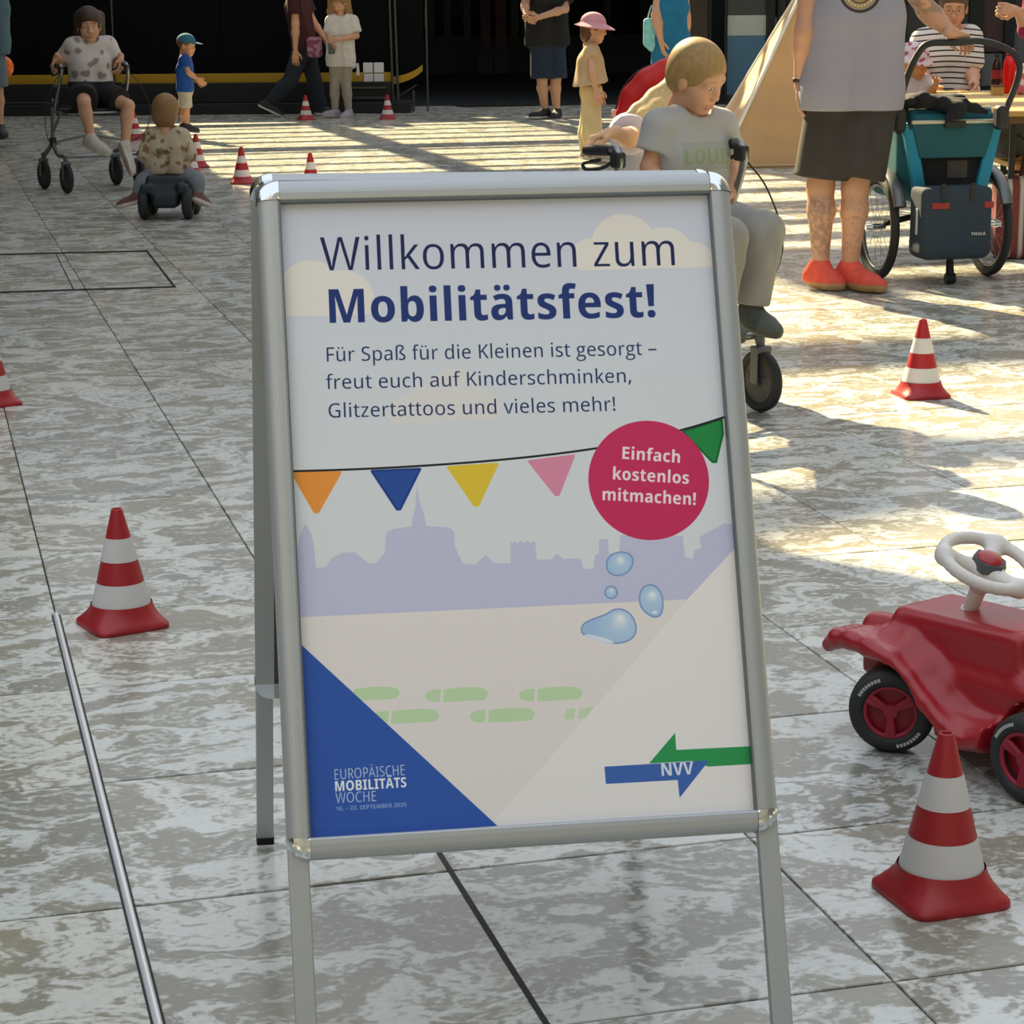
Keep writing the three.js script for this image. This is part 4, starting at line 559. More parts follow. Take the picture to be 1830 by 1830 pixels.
// ---------------------------------------------------------------- teal bicycle trailer with luggage box
const teal = mat(0x0a4f5a, 0.75), navy = mat(0x27323d, 0.8), meshM = mat(0x0c1114, 0.9), railM = mat(0xb9b6a4, 0.4, 0.4);
{
  const t = thing('bike_trailer', 'teal child bicycle trailer with grey luggage box and curved black push handle', 'trailer', [2.0, 0, -10.44], 0.2);
  for (const s of [-1, 1]) {
    const R = 0.245, w = new Geo(); w.torus(V(0, 0, 0), R - 0.021, 0.0215, 'x', 48); const wm = w.mesh('wheel', tyreM, t); wm.position.set(s * 0.278, R, 0);
    new Geo().torus(V(0, 0, 0), R - 0.048, 0.009, 'x', 48).mesh('wheel_rim', mat(0x8d9090, 0.35, 0.8), wm); const sp = new Geo(); for (let k = 0; k < 20; k++) { const a = k / 20 * 6.283; sp.cyl(V((k % 2 - 0.5) * 0.03, Math.cos(a + 0.4) * 0.015, Math.sin(a + 0.4) * 0.015), V(0, Math.cos(a) * (R - 0.05), Math.sin(a) * (R - 0.05)), 0.0011, 0.0011, 4); } const spm = sp.mesh('spokes', mat(0xaaaaaa, 0.3, 0.9), wm); spm.userData.kind = 'stuff';
    new Geo().cyl(V(-0.035, 0, 0), V(0.035, 0, 0), 0.016, 0.016, 14).cyl(V(s * 0.03, 0, 0), V(s * 0.06, 0, 0), 0.022, 0.014, 14).mesh('hub', chromeM, wm, 'shiny quick-release hub');
    const fg = new THREE.TorusGeometry(R + 0.02, 0.014, 8, 24, 2.2); fg.scale(1, 1, 2.2); fg.rotateY(Math.PI / 2); fg.rotateX(0.5); fg.translate(s * 0.262, R, 0); part('mudguard', fg, mat(0x6a6d6c, 0.4, 0.5), t);
  }
  const slab = (pts, d, z) => { const s = new THREE.Shape(pts.map(([a, b]) => new THREE.Vector2(a, b))); const g = new THREE.ExtrudeGeometry(s, { depth: d, bevelEnabled: true, bevelSize: 0.006, bevelThickness: 0.006, bevelSegments: 2 }); g.translate(0, 0, z); return g; };
  // fabric hull: tapering body, narrower below
  const hull = new Field(0.011); hull.box(V(0, 0.6, -0.2), 0.235, 0.17, 0.36, 0.07, 0.04); hull.box(V(0, 0.46, -0.12), 0.17, 0.1, 0.3, 0.05, 0.06); hull.box(V(0, 0.73, 0.1), 0.21, 0.05, 0.1, 0.03, 0.05); hull.box(V(0, 0.52, 0.215), 0.165, 0.09, 0.06, 0.03, 0.02, null, true);
  part('fabric_hull', hull.build(fabric(0x0b5462, 9, 0.12)), clothM, t);
  part('rear_flap', slab([[-0.2, 0.73], [0.2, 0.73], [0.155, 0.58], [-0.155, 0.58]], 0.012, 0.185), teal, t); for (const s of [-1, 1]) { const sg = slab([[s * 0.2, 0.735], [s * 0.235, 0.72], [s * 0.175, 0.43], [s * 0.13, 0.44], [s * 0.16, 0.585]], 0.03, 0.16); part('side_gusset', sg, mat(0x1180a0, 0.7), t); }
  new Geo().box(0, 0.5, 0.165, 0.3, 0.15, 0.012, 0.01).mesh('mesh_window', meshM, t, 'dark mesh window'); new Geo().box(0.035, 0.52, 0.172, 0.1, 0.085, 0.01, 0.008).mesh('window_label', mat(0x3d3a38, 0.8), t);
  new Geo().box(0, 0.738, 0.2, 0.42, 0.02, 0.026, 0.008).mesh('top_rail', railM, t, 'pale top rail'); new Geo().box(0.0, 0.727, 0.216, 0.1, 0.03, 0.018, 0.004).mesh('buckle', gripM, t); new Geo().box(-0.13, 0.795, 0.14, 0.14, 0.014, 0.02, 0.005).box(0.145, 0.795, 0.14, 0.12, 0.014, 0.02, 0.005).mesh('canopy_rail', railM, t);
  new Geo().box(0, 0.775, 0.09, 0.4, 0.035, 0.16, 0.015).mesh('canopy_roll', teal, t);
  // luggage box with label and reflectors
  const L = new Field(0.007); L.box(V(-0.045, 0.3, 0.31), 0.17, 0.155, 0.085, 0.025, 0.02); L.box(V(-0.045, 0.18, 0.31), 0.158, 0.05, 0.08, 0.03, 0.03); const lug = part('luggage_box', L.build(fabric(0x2a3743, 10, 0.06)), clothM, t);
  new Geo().box(-0.13, 0.375, 0.396, 0.085, 0.03, 0.006, 0.004).mesh('reflector', pmat(0x8a0f14, 0.25), lug, 'red reflector strip'); new Geo().box(0.102, 0.375, 0.396, 0.045, 0.03, 0.006, 0.004).mesh('reflector', pmat(0x8a0f14, 0.25), lug, 'red reflector strip'); new Geo().box(-0.217, 0.3, 0.33, 0.006, 0.12, 0.02, 0.003).mesh('side_reflector', pmat(0xb8c4cc, 0.2), lug, 'pale side reflector');
  const lt = canvasTex(256, 64, (x) => { x.fillStyle = '#27323d'; x.fillRect(0, 0, 256, 64); x.font = 'bold 58px sans-serif'; x.fillStyle = '#c9cccb'; const m = x.measureText('THULE').width; x.scale(240 / m, 1); x.fillText('THULE', 8 * m / 240, 53); }); const lp = new THREE.PlaneGeometry(0.075, 0.02); lp.translate(0.055, 0.245, 0.3985); part('label', lp, mat(0xffffff, 0.6, 0, { map: lt }), lug, 'small white lettering');
  for (const x of [-0.12, 0.02]) new Geo().box(x, 0.43, 0.3965, 0.022, 0.09, 0.006, 0.002).mesh('strap', gripM, lug);
  new Geo().cyl(V(-0.02, 0.16, 0.25), V(-0.02, 0.03, 0.27), 0.014, 0.02, 10).cyl(V(-0.04, 0.028, 0.27), V(0.0, 0.028, 0.27), 0.026, 0.026, 14).mesh('jockey_wheel', gripM, t); new Geo().tube([V(-0.24, 0.26, 0), V(0, 0.3, 0), V(0.24, 0.26, 0)], 0.014, 12, 8).tube([V(-0.2, 0.3, 0), V(-0.2, 0.6, 0.15), V(-0.21, 0.75, 0.2)], 0.011, 14, 8).tube([V(0.2, 0.3, 0), V(0.2, 0.6, 0.15), V(0.21, 0.75, 0.2)], 0.011, 14, 8).mesh('frame', gripM, t);
  const h = (px, py) => t.worldToLocal(at(px, py, -10.22)); t.updateMatrixWorld();
  new Geo().tube([[1606, 235], [1605, 195], [1614, 160], [1634, 108], [1655, 80], [1690, 76], [1712, 76], [1745, 73], [1782, 80], [1812, 97], [1822, 118], [1816, 150], [1800, 190], [1790, 222]].map((a) => h(...a)), 0.0155, 70, 10).mesh('push_handle', gripM, t, 'arched black push handle');
  for (const [a, b] of [[1606, 215], [1789, 210]]) { const q = h(a, b); new Geo().box(q.x, q.y, q.z, 0.06, 0.11, 0.07, 0.02).mesh('handle_joint', gripM, t); }
}
{ // dark jacket on the trailer
  const F = new Field(0.009), b = at(1665, 190, -10.3), R = rng(4); for (let k = 0; k < 16; k++) { const a = V((R() - 0.5) * 0.26 - 0.02, 0.01 + R() * 0.03, (R() - 0.5) * 0.16), c = V((R() - 0.5) * 0.3, -0.01 + R() * 0.04, (R() - 0.5) * 0.18); F.cap(a, c, 0.02 + R() * 0.014, 0.016 + R() * 0.012, 0.015); } F.chain([V(0.03, 0.02, 0.05), V(0.1, -0.01, 0.1), V(0.05, -0.05, 0.13)], [0.03, 0.035, 0.015], 0.02); F.chain([V(0.1, 0.0, 0.05), V(0.18, -0.005, 0.08), V(0.24, -0.025, 0.06)], [0.02, 0.022, 0.012], 0.02);
  const j = thing('jacket', 'crumpled black jacket lying on top of the teal trailer', 'jacket', [b.x, b.y, b.z]); part('cloth', F.build(fabric(0x14141a, 14, 0.25)), clothM, j);
}
// ---------------------------------------------------------------- red backpack behind the girl
{
  const z = -7.98, b = at(1150, 165, z), F = new Field(0.007), L = (x, y, d = 0) => at(x, y, z + d).sub(b); F.chain([L(1190, 130, 0.06), L(1160, 152, 0.07), L(1134, 176, 0.07), L(1112, 203, 0.07)], [0.05, 0.052, 0.046, 0.024], 0.03); F.chain([L(1200, 150, -0.03), L(1170, 185, -0.03), L(1140, 215, -0.03)], [0.06, 0.065, 0.05], 0.04); F.chain([L(1210, 120, 0), L(1225, 160, 0)], [0.05, 0.06], 0.04);
  const t = thing('backpack', 'bright red rounded backpack behind the blond girl', 'backpack', b.toArray()); part('pack_body', F.build(), mat(0xb80408, 0.6), t);
  new Geo().tube([L(1150, 205, 0.02), L(1140, 222, 0.08), L(1128, 238, 0.3)], 0.012, 12, 6).mesh('shoulder_strap', mat(0xb80408, 0.6), t); new Geo().tube([L(1180, 110, 0.03), L(1140, 128, 0.04), L(1112, 160, 0.03), L(1099, 200, 0.02)], 0.004, 24, 6).mesh('piping', mat(0x4a0a0c, 0.6), t, 'dark piping'); new Geo().box(...L(1098, 203, 0.03).toArray(), 0.022, 0.03, 0.02, 0.008).mesh('buckle', mat(0xd0a79a, 0.6), t, 'pale buckle');
}
// ---------------------------------------------------------------- beige tent
{
  const apex = at(1452, -55, -17.6), cx = apex.x, cz = -17.6, y = 0, C = [[1.60, -16.95], [2.92, -16.95], [3.0, -18.25], [1.55, -18.25]].map(([a, b]) => V(a, 0, b)); const t = thing('play_tent', 'beige pointed play tent behind the man with the vest', 'tent', [cx, 0, cz]), O = V(cx, 0, cz), A = V(0, apex.y, 0), canvas = pmat(0xc9a878, 0.95, { transmission: 0.35, side: THREE.DoubleSide }), pole = mat(0xe6dcc6, 0.6);
  for (let i = 0; i < 4; i++) {
    const a = C[i].clone().sub(O), b = C[(i + 1) % 4].clone().sub(O), N = 14, P = []; const pt = (u, v) => { const p = L3(L3(a, b, u), A, v), sag = Math.sin(Math.PI * u) * (1 - v) * 0.03 + 0.008 * Math.sin(u * 19 + v * 7) * (1 - v); const n = a.clone().add(b).setY(0).normalize(); return p.addScaledVector(n, -sag); };
    for (let v = 0; v < N; v++) for (let u = 0; u < N; u++) { const q = [pt(u / N, v / N), pt((u + 1) / N, v / N), pt((u + 1) / N, (v + 1) / N), pt(u / N, (v + 1) / N)]; for (const k of [0, 1, 2, 0, 2, 3]) P.push(...q[k].toArray()); }
    const g = new THREE.BufferGeometry(); g.setAttribute('position', new THREE.BufferAttribute(new Float32Array(P), 3)); g.computeVertexNormals(); part('canvas_panel', g, canvas, t);
    new Geo().cyl(a.clone().add(V(0, 0.0, 0)), A.clone().addScaledVector(A.clone().sub(a).normalize(), 0.2), 0.014, 0.014, 8).mesh('pole', pole, t);
    new Geo().cyl(a.clone().setY(0.02), b.clone().setY(0.02), 0.012, 0.012, 6).mesh('hem', mat(0xb99a70, 0.9), t);
  }
}
// ---------------------------------------------------------------- wooden table with drinks, bench and bags
{
  const woodT = canvasTex(512, 256, (x, W, H) => { x.fillStyle = '#c9a05c'; x.fillRect(0, 0, W, H); const R = rng(9); for (let k = 0; k < 130; k++) { x.strokeStyle = `rgba(${120 + R() * 60 | 0},${80 + R() * 40 | 0},30,0.25)`; x.lineWidth = 1 + R() * 2; const y = R() * H; x.beginPath(); x.moveTo(0, y); x.bezierCurveTo(W / 3, y + R() * 12 - 6, W * 0.66, y + R() * 12 - 6, W, y + R() * 6 - 3); x.stroke(); } }), wood = mat(0xffffff, 0.5, 0, { map: woodT }), woodD = mat(0x6a4a2a, 0.6);
  const H = 0.75, t = thing('table', 'long light wooden folding table at the right behind the trailer', 'table', [2.77, 0, -11.95]), lz = 1.08;
  for (let k = 0; k < 4; k++) new Geo().box(-0.2625 + k * 0.175, H - 0.014, 0, 0.172, 0.028, 2 * lz, 0.005).mesh('plank', wood, t); for (const s of [-1, 1]) { for (const x of [-0.26, 0.26]) new Geo().box(x, H / 2 - 0.014, s * (lz - 0.25), 0.03, H - 0.03, 0.03, 0.004).mesh('leg', blackM, t); new Geo().box(0, 0.3, s * (lz - 0.25), 0.5, 0.022, 0.022).mesh('brace', blackM, t); } for (const s of [-1, 1]) new Geo().box(s * 0.34, H - 0.045, 0, 0.018, 0.036, 2 * lz - 0.1).mesh('apron', woodD, t); new Geo().box(0, H - 0.045, lz - 0.04, 0.66, 0.036, 0.018).mesh('apron', woodD, t);
  const bench = (label, x, z, turn, len) => { const b = thing('bench', label, 'bench', [x, 0, z], turn); new Geo().box(0, 0.435, 0, len, 0.03, 0.25, 0.006).mesh('plank', wood, b); for (const s of [-1, 1]) for (const q of [-0.09, 0.09]) new Geo().box(s * (len / 2 - 0.15), 0.21, q, 0.03, 0.42, 0.03).mesh('leg', blackM, b); };
  bench('wooden bench under the striped woman at the end of the table', 2.75, -13.55, 0, 1.1); bench('wooden bench pushed under the table behind the striped bag', 2.72, -12.1, Math.PI / 2, 1.4);
  const on = (px, z) => { const p = at(px, 180, z); return [p.x, H, z]; };
  const rb = thing('water_bottle', 'bright red water bottle standing on the table', 'bottle', on(1803, -12.65)); new Geo().lathe([[0, 0], [0.036, 0], [0.04, 0.01], [0.04, 0.15], [0.036, 0.18], [0.026, 0.2], [0.024, 0.21], [0, 0.212]], 28).mesh('bottle_body', pmat(0xe00404, 0.3), rb); new Geo().lathe([[0, 0.21], [0.026, 0.21], [0.026, 0.235], [0.012, 0.25], [0, 0.25]], 20).mesh('cap', pmat(0xc00404, 0.4), rb);
  const cb = thing('drink_bottle', 'clear bottle of dark drink beside the red bottle', 'bottle', on(1779, -12.8)); new Geo().lathe([[0, 0.002], [0.03, 0.002], [0.031, 0.06], [0.027, 0.08], [0.031, 0.1], [0.028, 0.15], [0.013, 0.19], [0.012, 0.2], [0, 0.2]], 24).mesh('bottle_glass', pmat(0x2a1410, 0.15), cb); new Geo().lathe([[0.0315, 0.075], [0.0315, 0.125]], 24).mesh('label_band', mat(0x8a1a1c, 0.6), cb); new Geo().cyl(V(0, 0.2, 0), V(0, 0.216, 0), 0.0145, 0.0145, 16).mesh('cap', mat(0x1a1a1a, 0.5), cb);
  const wb = thing('wooden_box', 'small pale wooden box beside the bottles', 'box', on(1782, -12.45)); new Geo().box(0, 0.024, 0, 0.06, 0.048, 0.06, 0.002).mesh('box_body', wood, wb); new Geo().box(0, 0.05, 0, 0.064, 0.008, 0.064, 0.002).mesh('lid', woodD, wb);
  const pk = thing('snack_bag', 'pink and white crumpled bag at the right edge of the table', 'bag', on(1829, -12.5)); { const F = new Field(0.007); F.box(V(0, 0.06, 0), 0.045, 0.06, 0.035, 0.02, 0.02); F.cap(V(-0.03, 0.12, 0), V(0.03, 0.14, 0), 0.02, 0.014, 0.03); part('bag_body', F.build(blotch(0xd86a78, [[20, 0.1, 0xe8d8d8]])), clothM, pk); F.p.length = 0; F.cap(V(-0.02, 0.15, 0), V(0.02, 0.17, 0), 0.018, 0.01, 0.01); part('bag_top', F.build(() => rgb(0xe0d8d4)), clothM, pk); }
  const tb = thing('beach_bag', 'dark red bag with white stripes standing under the table', 'bag', [2.66, 0, -11.18]); { const F = new Field(0.01); F.box(V(0, 0.2, 0), 0.22, 0.2, 0.1, 0.05, 0.03); F.ell(V(0, 0.39, 0), 0.21, 0.03, 0.09, 0.04); part('bag_body', F.build((p) => (Math.abs(p.x + 0.155) < 0.011 || Math.abs(p.x + 0.1) < 0.011 || Math.abs(p.x) < 0.011 || Math.abs(p.x - 0.1) < 0.011 ? [0.55, 0.5, 0.46] : p.y > 0.4 ? [0.16, 0.03, 0.03] : [0.2, 0.045, 0.04])), clothM, tb); new Geo().tube([V(-0.1, 0.42, 0.05), V(-0.06, 0.55, 0.03), V(0.06, 0.55, 0.03), V(0.1, 0.42, 0.05)], 0.01, 20, 8).mesh('handle', mat(0x3a1414, 0.8), tb); }
  const gb = thing('backpack', 'grey backpack on the bench under the table, above the striped bag', 'backpack', [2.62, 0.56, -11.72]); { const F = new Field(0.01); F.box(V(0, 0, 0), 0.085, 0.1, 0.06, 0.04, 0.02); F.box(V(0, -0.03, 0.06), 0.06, 0.05, 0.02, 0.02, 0.02); part('pack_body', F.build(fabric(0x4d5254, 12, 0.1)), clothM, gb); new Geo().tube([V(-0.04, 0.09, 0), V(0.0, 0.16, -0.02), V(0.04, 0.09, 0)], 0.008, 12, 6).tube([V(0.04, 0.02, 0.07), V(0.1, -0.02, 0.05), V(0.09, -0.1, 0)], 0.007, 12, 6).mesh('strap', blackM, gb); }
}
// ---------------------------------------------------------------- the crowd (side 0 is each person's right)
// bearded-shouldered man in the pale vest, seen from behind, one hand on the trailer handle
{
  const z = -10.05, A = (x, y, d = 0) => at(x, y, z + d);
  const J = { head: A(1530, -150, -0.04), neck: A(1530, -92), chest: A(1528, 30), pelvis: A(1522, 162), sh: [A(1606, -60, -0.02), A(1453, -60, 0.02)], el: [A(1656, 18, -0.22), A(1438, 58, 0.06)], wr: [A(1699, 58, -0.17), A(1430, 146, -0.02)],
    hip: [A(1557, 190), A(1486, 190)], kn: [A(1528, 335, 0.02), A(1466, 335, 0.0)], an: [A(1519, 476, 0.02), A(1466, 474, 0.02)], toe: [ground(1571, 512, 0.03), ground(1497, 508, 0.03)] };
  const ring = canvasTex(512, 512, (x, W) => { x.fillStyle = '#8f8d9c'; x.fillRect(0, 0, W, W); x.lineWidth = 16; x.strokeStyle = '#3b332c'; x.beginPath(); x.arc(256, 185, 108, 0, 7); x.stroke(); x.fillStyle = '#9a845a'; x.beginPath(); x.arc(256, 185, 96, 0, 7); x.fill(); x.lineWidth = 7; x.strokeStyle = '#4c4236'; x.beginPath(); x.arc(256, 185, 64, 0, 7); x.stroke(); x.fillStyle = '#c9bfa4'; for (let k = 0; k < 26; k++) { const a = k / 26 * 6.283; x.fillRect(256 + Math.cos(a) * 80 - 5, 185 + Math.sin(a) * 80 - 5, 10, 10); } });
  const back = V(0, 0, 1), ink = [0.10, 0.10, 0.10];
  const man = person({ label: 'person seen from behind in pale sleeveless vest, dark shorts and coral shoes with tattooed calves', J, b: 1.12, fat: 1.06, cell: 0.009, skin: SK.tan, hh: 0.235, hairColor: 0x4a3a2c, hair: { vol: 0.008, low: -0.03 },
    paint: (p, sk) => { const n = noise3(p.x * 26, p.y * 20, p.z * 26), m = noise3(p.x * 70 + 9, p.y * 55, p.z * 70), left = p.x < 1.45; if (p.y > 0.14 && p.y < 0.44) { const e = Math.min(1, (p.y - 0.14) / 0.04, (0.44 - p.y) / 0.04); if (left ? n + m * 0.6 > -0.2 : Math.abs(n + m * 0.2) < 0.07) return mixc(sk, ink, (left ? 0.45 + 0.2 * m : 0.5) * e); } if (p.y > 1.22 && p.y < 1.3 && p.x > 1.75) return n > 0 ? mixc(sk, ink, 0.5) : sk; return sk; },
    hands: [{ dir: V(0.75, -0.25, -0.6), palm: V(0.1, -1, 0.1), curl: 0.95 }, { dir: V(-0.05, -1, 0.05), palm: V(1, 0, 0.2), curl: 0.45 }],
    clothes: [{ kind: 'shirt', sleeve: 0.06, flare: 0.0, inf: 0.03, hem: 0.085, neck: 0.085, map: ring, uv: (p) => { const d = p.clone().sub(J.chest); return d.z > 0 ? [(d.x - 0.0) / 0.42 + 0.5, (d.y - 0.055) / 0.42 + 0.5] : [0.02, 0.02]; } },
      { kind: 'shorts', leg: 0.88, flare: 0.04, inf: 0.022, waist: 0.02, paint: fabric(0x35312e, 9, 0.18) }, { kind: 'shoe', color: 0xd8503f, sole: 0xb08a5c, soleH: 0.034, floor: true, high: 0.0 }] });
  const bl = new Geo(); bl.torus(V(0, 0, 0), 0.031, 0.006, 'y', 24); const br = bl.mesh('wristband', mat(0x3a2226, 0.7), man); br.scale.set(1, 1.8, 1); br.position.copy(J.wr[1]).sub(man.position).add(V(0.001, 0.008, 0));
}
// fair boy sitting on the walker, head turned down to the side
{
  const z = -7.15, A = (x, y, d = 0) => at(x, y, z + d), fr = V(0.5, 0, 0.87), sd = V(0.87, 0, -0.5);
  const J = { head: A(1247, 141, 0.03), neck: A(1240, 206, 0.0), chest: A(1236, 275), pelvis: A(1238, 372), sh: [A(1180, 226, 0.05), A(1287, 226, -0.06)], el: [A(1160, 300, 0.06), A(1303, 292, -0.1)], wr: [A(1186, 352, 0.16), A(1306, 350, 0.02)],
    hip: [A(1206, 388, 0.08), A(1272, 388, -0.04)], kn: [A(1300, 425, 0.34), A(1366, 414, 0.2)], an: [A(1285, 560, 0.32), A(1345, 556, 0.2)], toe: [A(1318, 600, 0.4), A(1383, 592, 0.27)] };
  const tee = canvasTex(512, 512, (x, W) => { x.fillStyle = '#a5a5a3'; x.fillRect(0, 0, W, W); x.fillStyle = '#9a9d97'; x.fillRect(110, 150, 330, 150); x.font = 'bold 112px sans-serif'; x.fillStyle = '#869a78'; x.fillText('LOUIS', 112, 268); });
  person({ label: 'person, fair-haired boy in grey lettered T-shirt sitting on a walker behind the sign', J, s: 0.66, b: 0.95, cell: 0.0075, skin: SK.warm, kid: true, hh: 0.207, face: V(0.72, -0.42, 0.56), up: V(0.25, 0.93, 0.3), front: fr, hs: 0.66, hairColor: 0x97794a, hair: { vol: 0.012, low: -0.01, fringe: 0.112 },
    clothes: [{ kind: 'shirt', sleeve: 0.62, flare: 0.022, inf: 0.016, hem: 0.02, map: tee, uv: frontUV(add(J.chest, V(0, -0.02, 0)), sd, fr, 0.3, 0.3) }, { kind: 'trousers', leg: 1.92, flare: 0.016, inf: 0.016, waist: 0.05, paint: fabric(0x8f8d88, 16, 0.14) }, { kind: 'boot', color: 0x49504a, sole: 0x3b3d3a, high: 0.085, inf: 0.011, cell: 0.006 }] });
}
// girl with long blond hair reaching for the walker's grip
{
  const z = -7.72, A = (x, y, d = 0) => at(x, y, z + d);
  const J = { head: A(1226, 160, 0.04), neck: A(1185, 200, 0.02), chest: A(1168, 275), pelvis: A(1188, 400), sh: [A(1122, 236, 0.1), A(1212, 216, -0.1)], el: [V(0.405, 0.865, -7.3), A(1235, 300, -0.1)], wr: [V(0.325, 0.902, -7.05), A(1240, 370, 0.0)],
    hip: [A(1165, 412, 0.03), A(1212, 412, -0.03)], kn: [A(1162, 530, 0.05), A(1212, 530, -0.02)], an: [A(1162, 630), A(1212, 630, -0.05)], toe: [A(1150, 662, 0.16), A(1205, 662, 0.1)] };
  person({ label: 'person, girl with long blond hair in pale T-shirt bending towards the walker grip', J, s: 0.7, b: 0.95, cell: 0.0085, skin: [0.62, 0.35, 0.2], kid: true, hh: 0.2, face: V(-0.3, -0.55, 0.75), hairColor: 0xb9a06c, hands: [{ dir: V(-0.9, -0.22, 0.3), palm: V(-0.1, -1, 0.1), curl: 1.0 }, {}], hs: 0.72,
    hair: { vol: 0.016, low: -0.03, strands: [{ pts: [A(1215, 152, 0.02), A(1172, 176, 0.06), A(1140, 198, 0.12), A(1106, 218, 0.18)], r: [0.05, 0.034, 0.024, 0.008] }, { pts: [A(1218, 172, 0.05), A(1180, 194, 0.1), A(1150, 210, 0.15), A(1124, 224, 0.18)], r: [0.05, 0.036, 0.026, 0.01] }, { pts: [A(1215, 185, 0.04), A(1190, 206, 0.1), A(1168, 216, 0.13)], r: [0.05, 0.036, 0.02] }] },
    clothes: [{ kind: 'shirt', sleeve: 0.42, flare: 0.022, inf: 0.02, hem: 0.05, paint: fabric(0xb9b7c4, 12, 0.06) }, { kind: 'trousers', leg: 1.9, inf: 0.014, paint: fabric(0x4a5566) }, { kind: 'shoe', color: 0xbbbbbb, sole: 0xeeeeee }] });
}
// girl with the pink sun hat, walking to the right
{
  const z = -17.7, A = (x, y, d = 0) => at(x, y, z + d);
  const J = { head: A(1062, 52), neck: A(1057, 82), chest: A(1055, 112), pelvis: A(1056, 162), sh: [A(1056, 94, 0.11), A(1059, 94, -0.11)], el: [A(1058, 130, 0.19), A(1063, 130, -0.18)], wr: [A(1065, 160, 0.2), A(1070, 160, -0.18)],
    hip: [A(1056, 168, 0.055), A(1057, 168, -0.055)], kn: [A(1058, 224, 0.06), A(1053, 224, -0.05)], an: [A(1060, 272, 0.06), A(1050, 272, -0.05)], toe: [A(1092, 286, 0.08), A(1084, 286, -0.08)] };
  person({ label: 'person, girl in pink sun hat with beige tunic and wide trousers', J, s: 0.72, b: 0.95, cell: 0.012, skin: SK.warm, kid: true, hh: 0.215, face: V(1, -0.1, 0.15), hs: 0.78, hairColor: 0x5a3a22, hair: { vol: 0.012, low: -0.05 }, cap: { name: 'sun_hat', color: 0xc98f96, brimAll: 0.165, droop: 0.5 },
    clothes: [{ kind: 'shirt', sleeve: 0.3, inf: 0.016, hem: -0.06, skirt: 0.02, wide: 0.05, paint: fabric(0xb79c76, 10, 0.1), custom: (F, q) => { F.planes.length = 0; for (const i of [-1, 1]) F.cap(add(J.chest, q.side, i * 0.05), add(add(J.pelvis, V(0, 0.015, 0)), q.side, i * 0.07), 0.1, 0.148, 0.04); F.plane(add(J.pelvis, V(0, 0.05, 0)), V(0.12, -1, 0)); F.ell(add(J.neck, V(0, 0.03, 0)), 0.05, 0.03, 0.05, 0.01, undefined, true); } },
      { kind: 'trousers', leg: 1.97, flare: 0.028, inf: 0.016, waist: 0.04, paint: fabric(0xc9b489, 12, 0.1) }, { kind: 'shoe', color: 0x9a8a72, sole: 0xd8d2c8 }] });
}
// man in black T-shirt and navy shorts
{
  const z = -23.75, A = (x, y, d = 0) => at(x, y, z + d);
  const J = { head: A(968, -84, 0.05), neck: A(974, -50), chest: A(976, 5), pelvis: A(978, 72), sh: [A(947, -32, 0.1), A(1004, -32, -0.08)], el: [A(938, 8, 0.2), A(1010, 16, 0.05)], wr: [A(940, 28, 0.38), A(962, 31, 0.4)], hip: [A(967, 84, 0.03), A(991, 84, -0.03)], kn: [A(969, 142, 0.05), A(993, 142, 0)], an: [A(974, 198), A(995, 199)], toe: [A(951, 207, 0.14), A(990, 211, 0.2)] };
  person({ label: 'person in black T-shirt and navy knee shorts with folded hands', J, b: 1.25, cell: 0.013, skin: SK.tan, hairColor: 0x2a211c, hair: { vol: 0.01 }, hands: [{ dir: V(0.25, -0.3, 0.6), palm: V(1, 0, 0), curl: 0.8 }, { dir: V(-1, 0, 0.1), palm: V(-0.2, 0, -1), curl: 0.6 }],
    clothes: [{ kind: 'shirt', sleeve: 0.75, flare: 0.025, inf: 0.034, hem: 0.06, paint: fabric(0x0d0d10) }, { kind: 'shorts', leg: 0.97, flare: 0.045, inf: 0.025, waist: 0.02, paint: fabric(0x14233a) }, { kind: 'shoe', color: 0x17171a, sole: 0xd8d8d4 }] });
}
// woman in a teal dress with a pale bag
{
  const z = -21, A = (x, y, d = 0) => at(x, y, z + d);
  const J = { head: A(1200, -72), neck: A(1200, -40), chest: A(1199, 15), pelvis: A(1199, 72), sh: [A(1180, -20), A(1220, -20, -0.05)], el: [A(1172, 28, 0.1), A(1226, 30)], wr: [A(1181, 72, 0.14), A(1226, 72)], hip: [A(1190, 82), A(1209, 82)], kn: [A(1190, 155), A(1208, 155)], an: [A(1190, 220), A(1207, 220)], toe: [A(1184, 232, 0.18), A(1204, 232, 0.18)] };
  person({ label: 'person in a long teal dress standing far behind the boy', J, b: 0.85, cell: 0.014, skin: SK.warm, hairColor: 0x7a5f3a, hair: { vol: 0.014, low: -0.08 }, clothes: [{ kind: 'shirt', sleeve: 0.25, inf: 0.012, hem: 0.42, skirt: 0.5, wide: 0.0, paint: fabric(0x146a92) }, { kind: 'shoe', color: 0x222222, sole: 0x333333 }] });
  const b = at(1166, 52, -20.95); const F = new Field(0.012); F.box(V(0, -0.03, 0), 0.085, 0.13, 0.045, 0.03, 0.02); F.ell(V(0, -0.15, 0), 0.05, 0.06, 0.04, 0.04); const bag = thing('shopping_bag', 'pale turquoise cloth bag hanging from the hand of the person in teal', 'bag', [b.x, b.y, b.z]); part('bag_body', F.build(fabric(0x7fc3c4, 20, 0.15)), clothM, bag); new Geo().tube([V(-0.05, 0.08, 0), V(0.0, 0.22, 0), V(0.08, 0.05, 0)], 0.008, 12, 6).mesh('bag_handle', mat(0x7fc3c4, 0.8), bag);
}
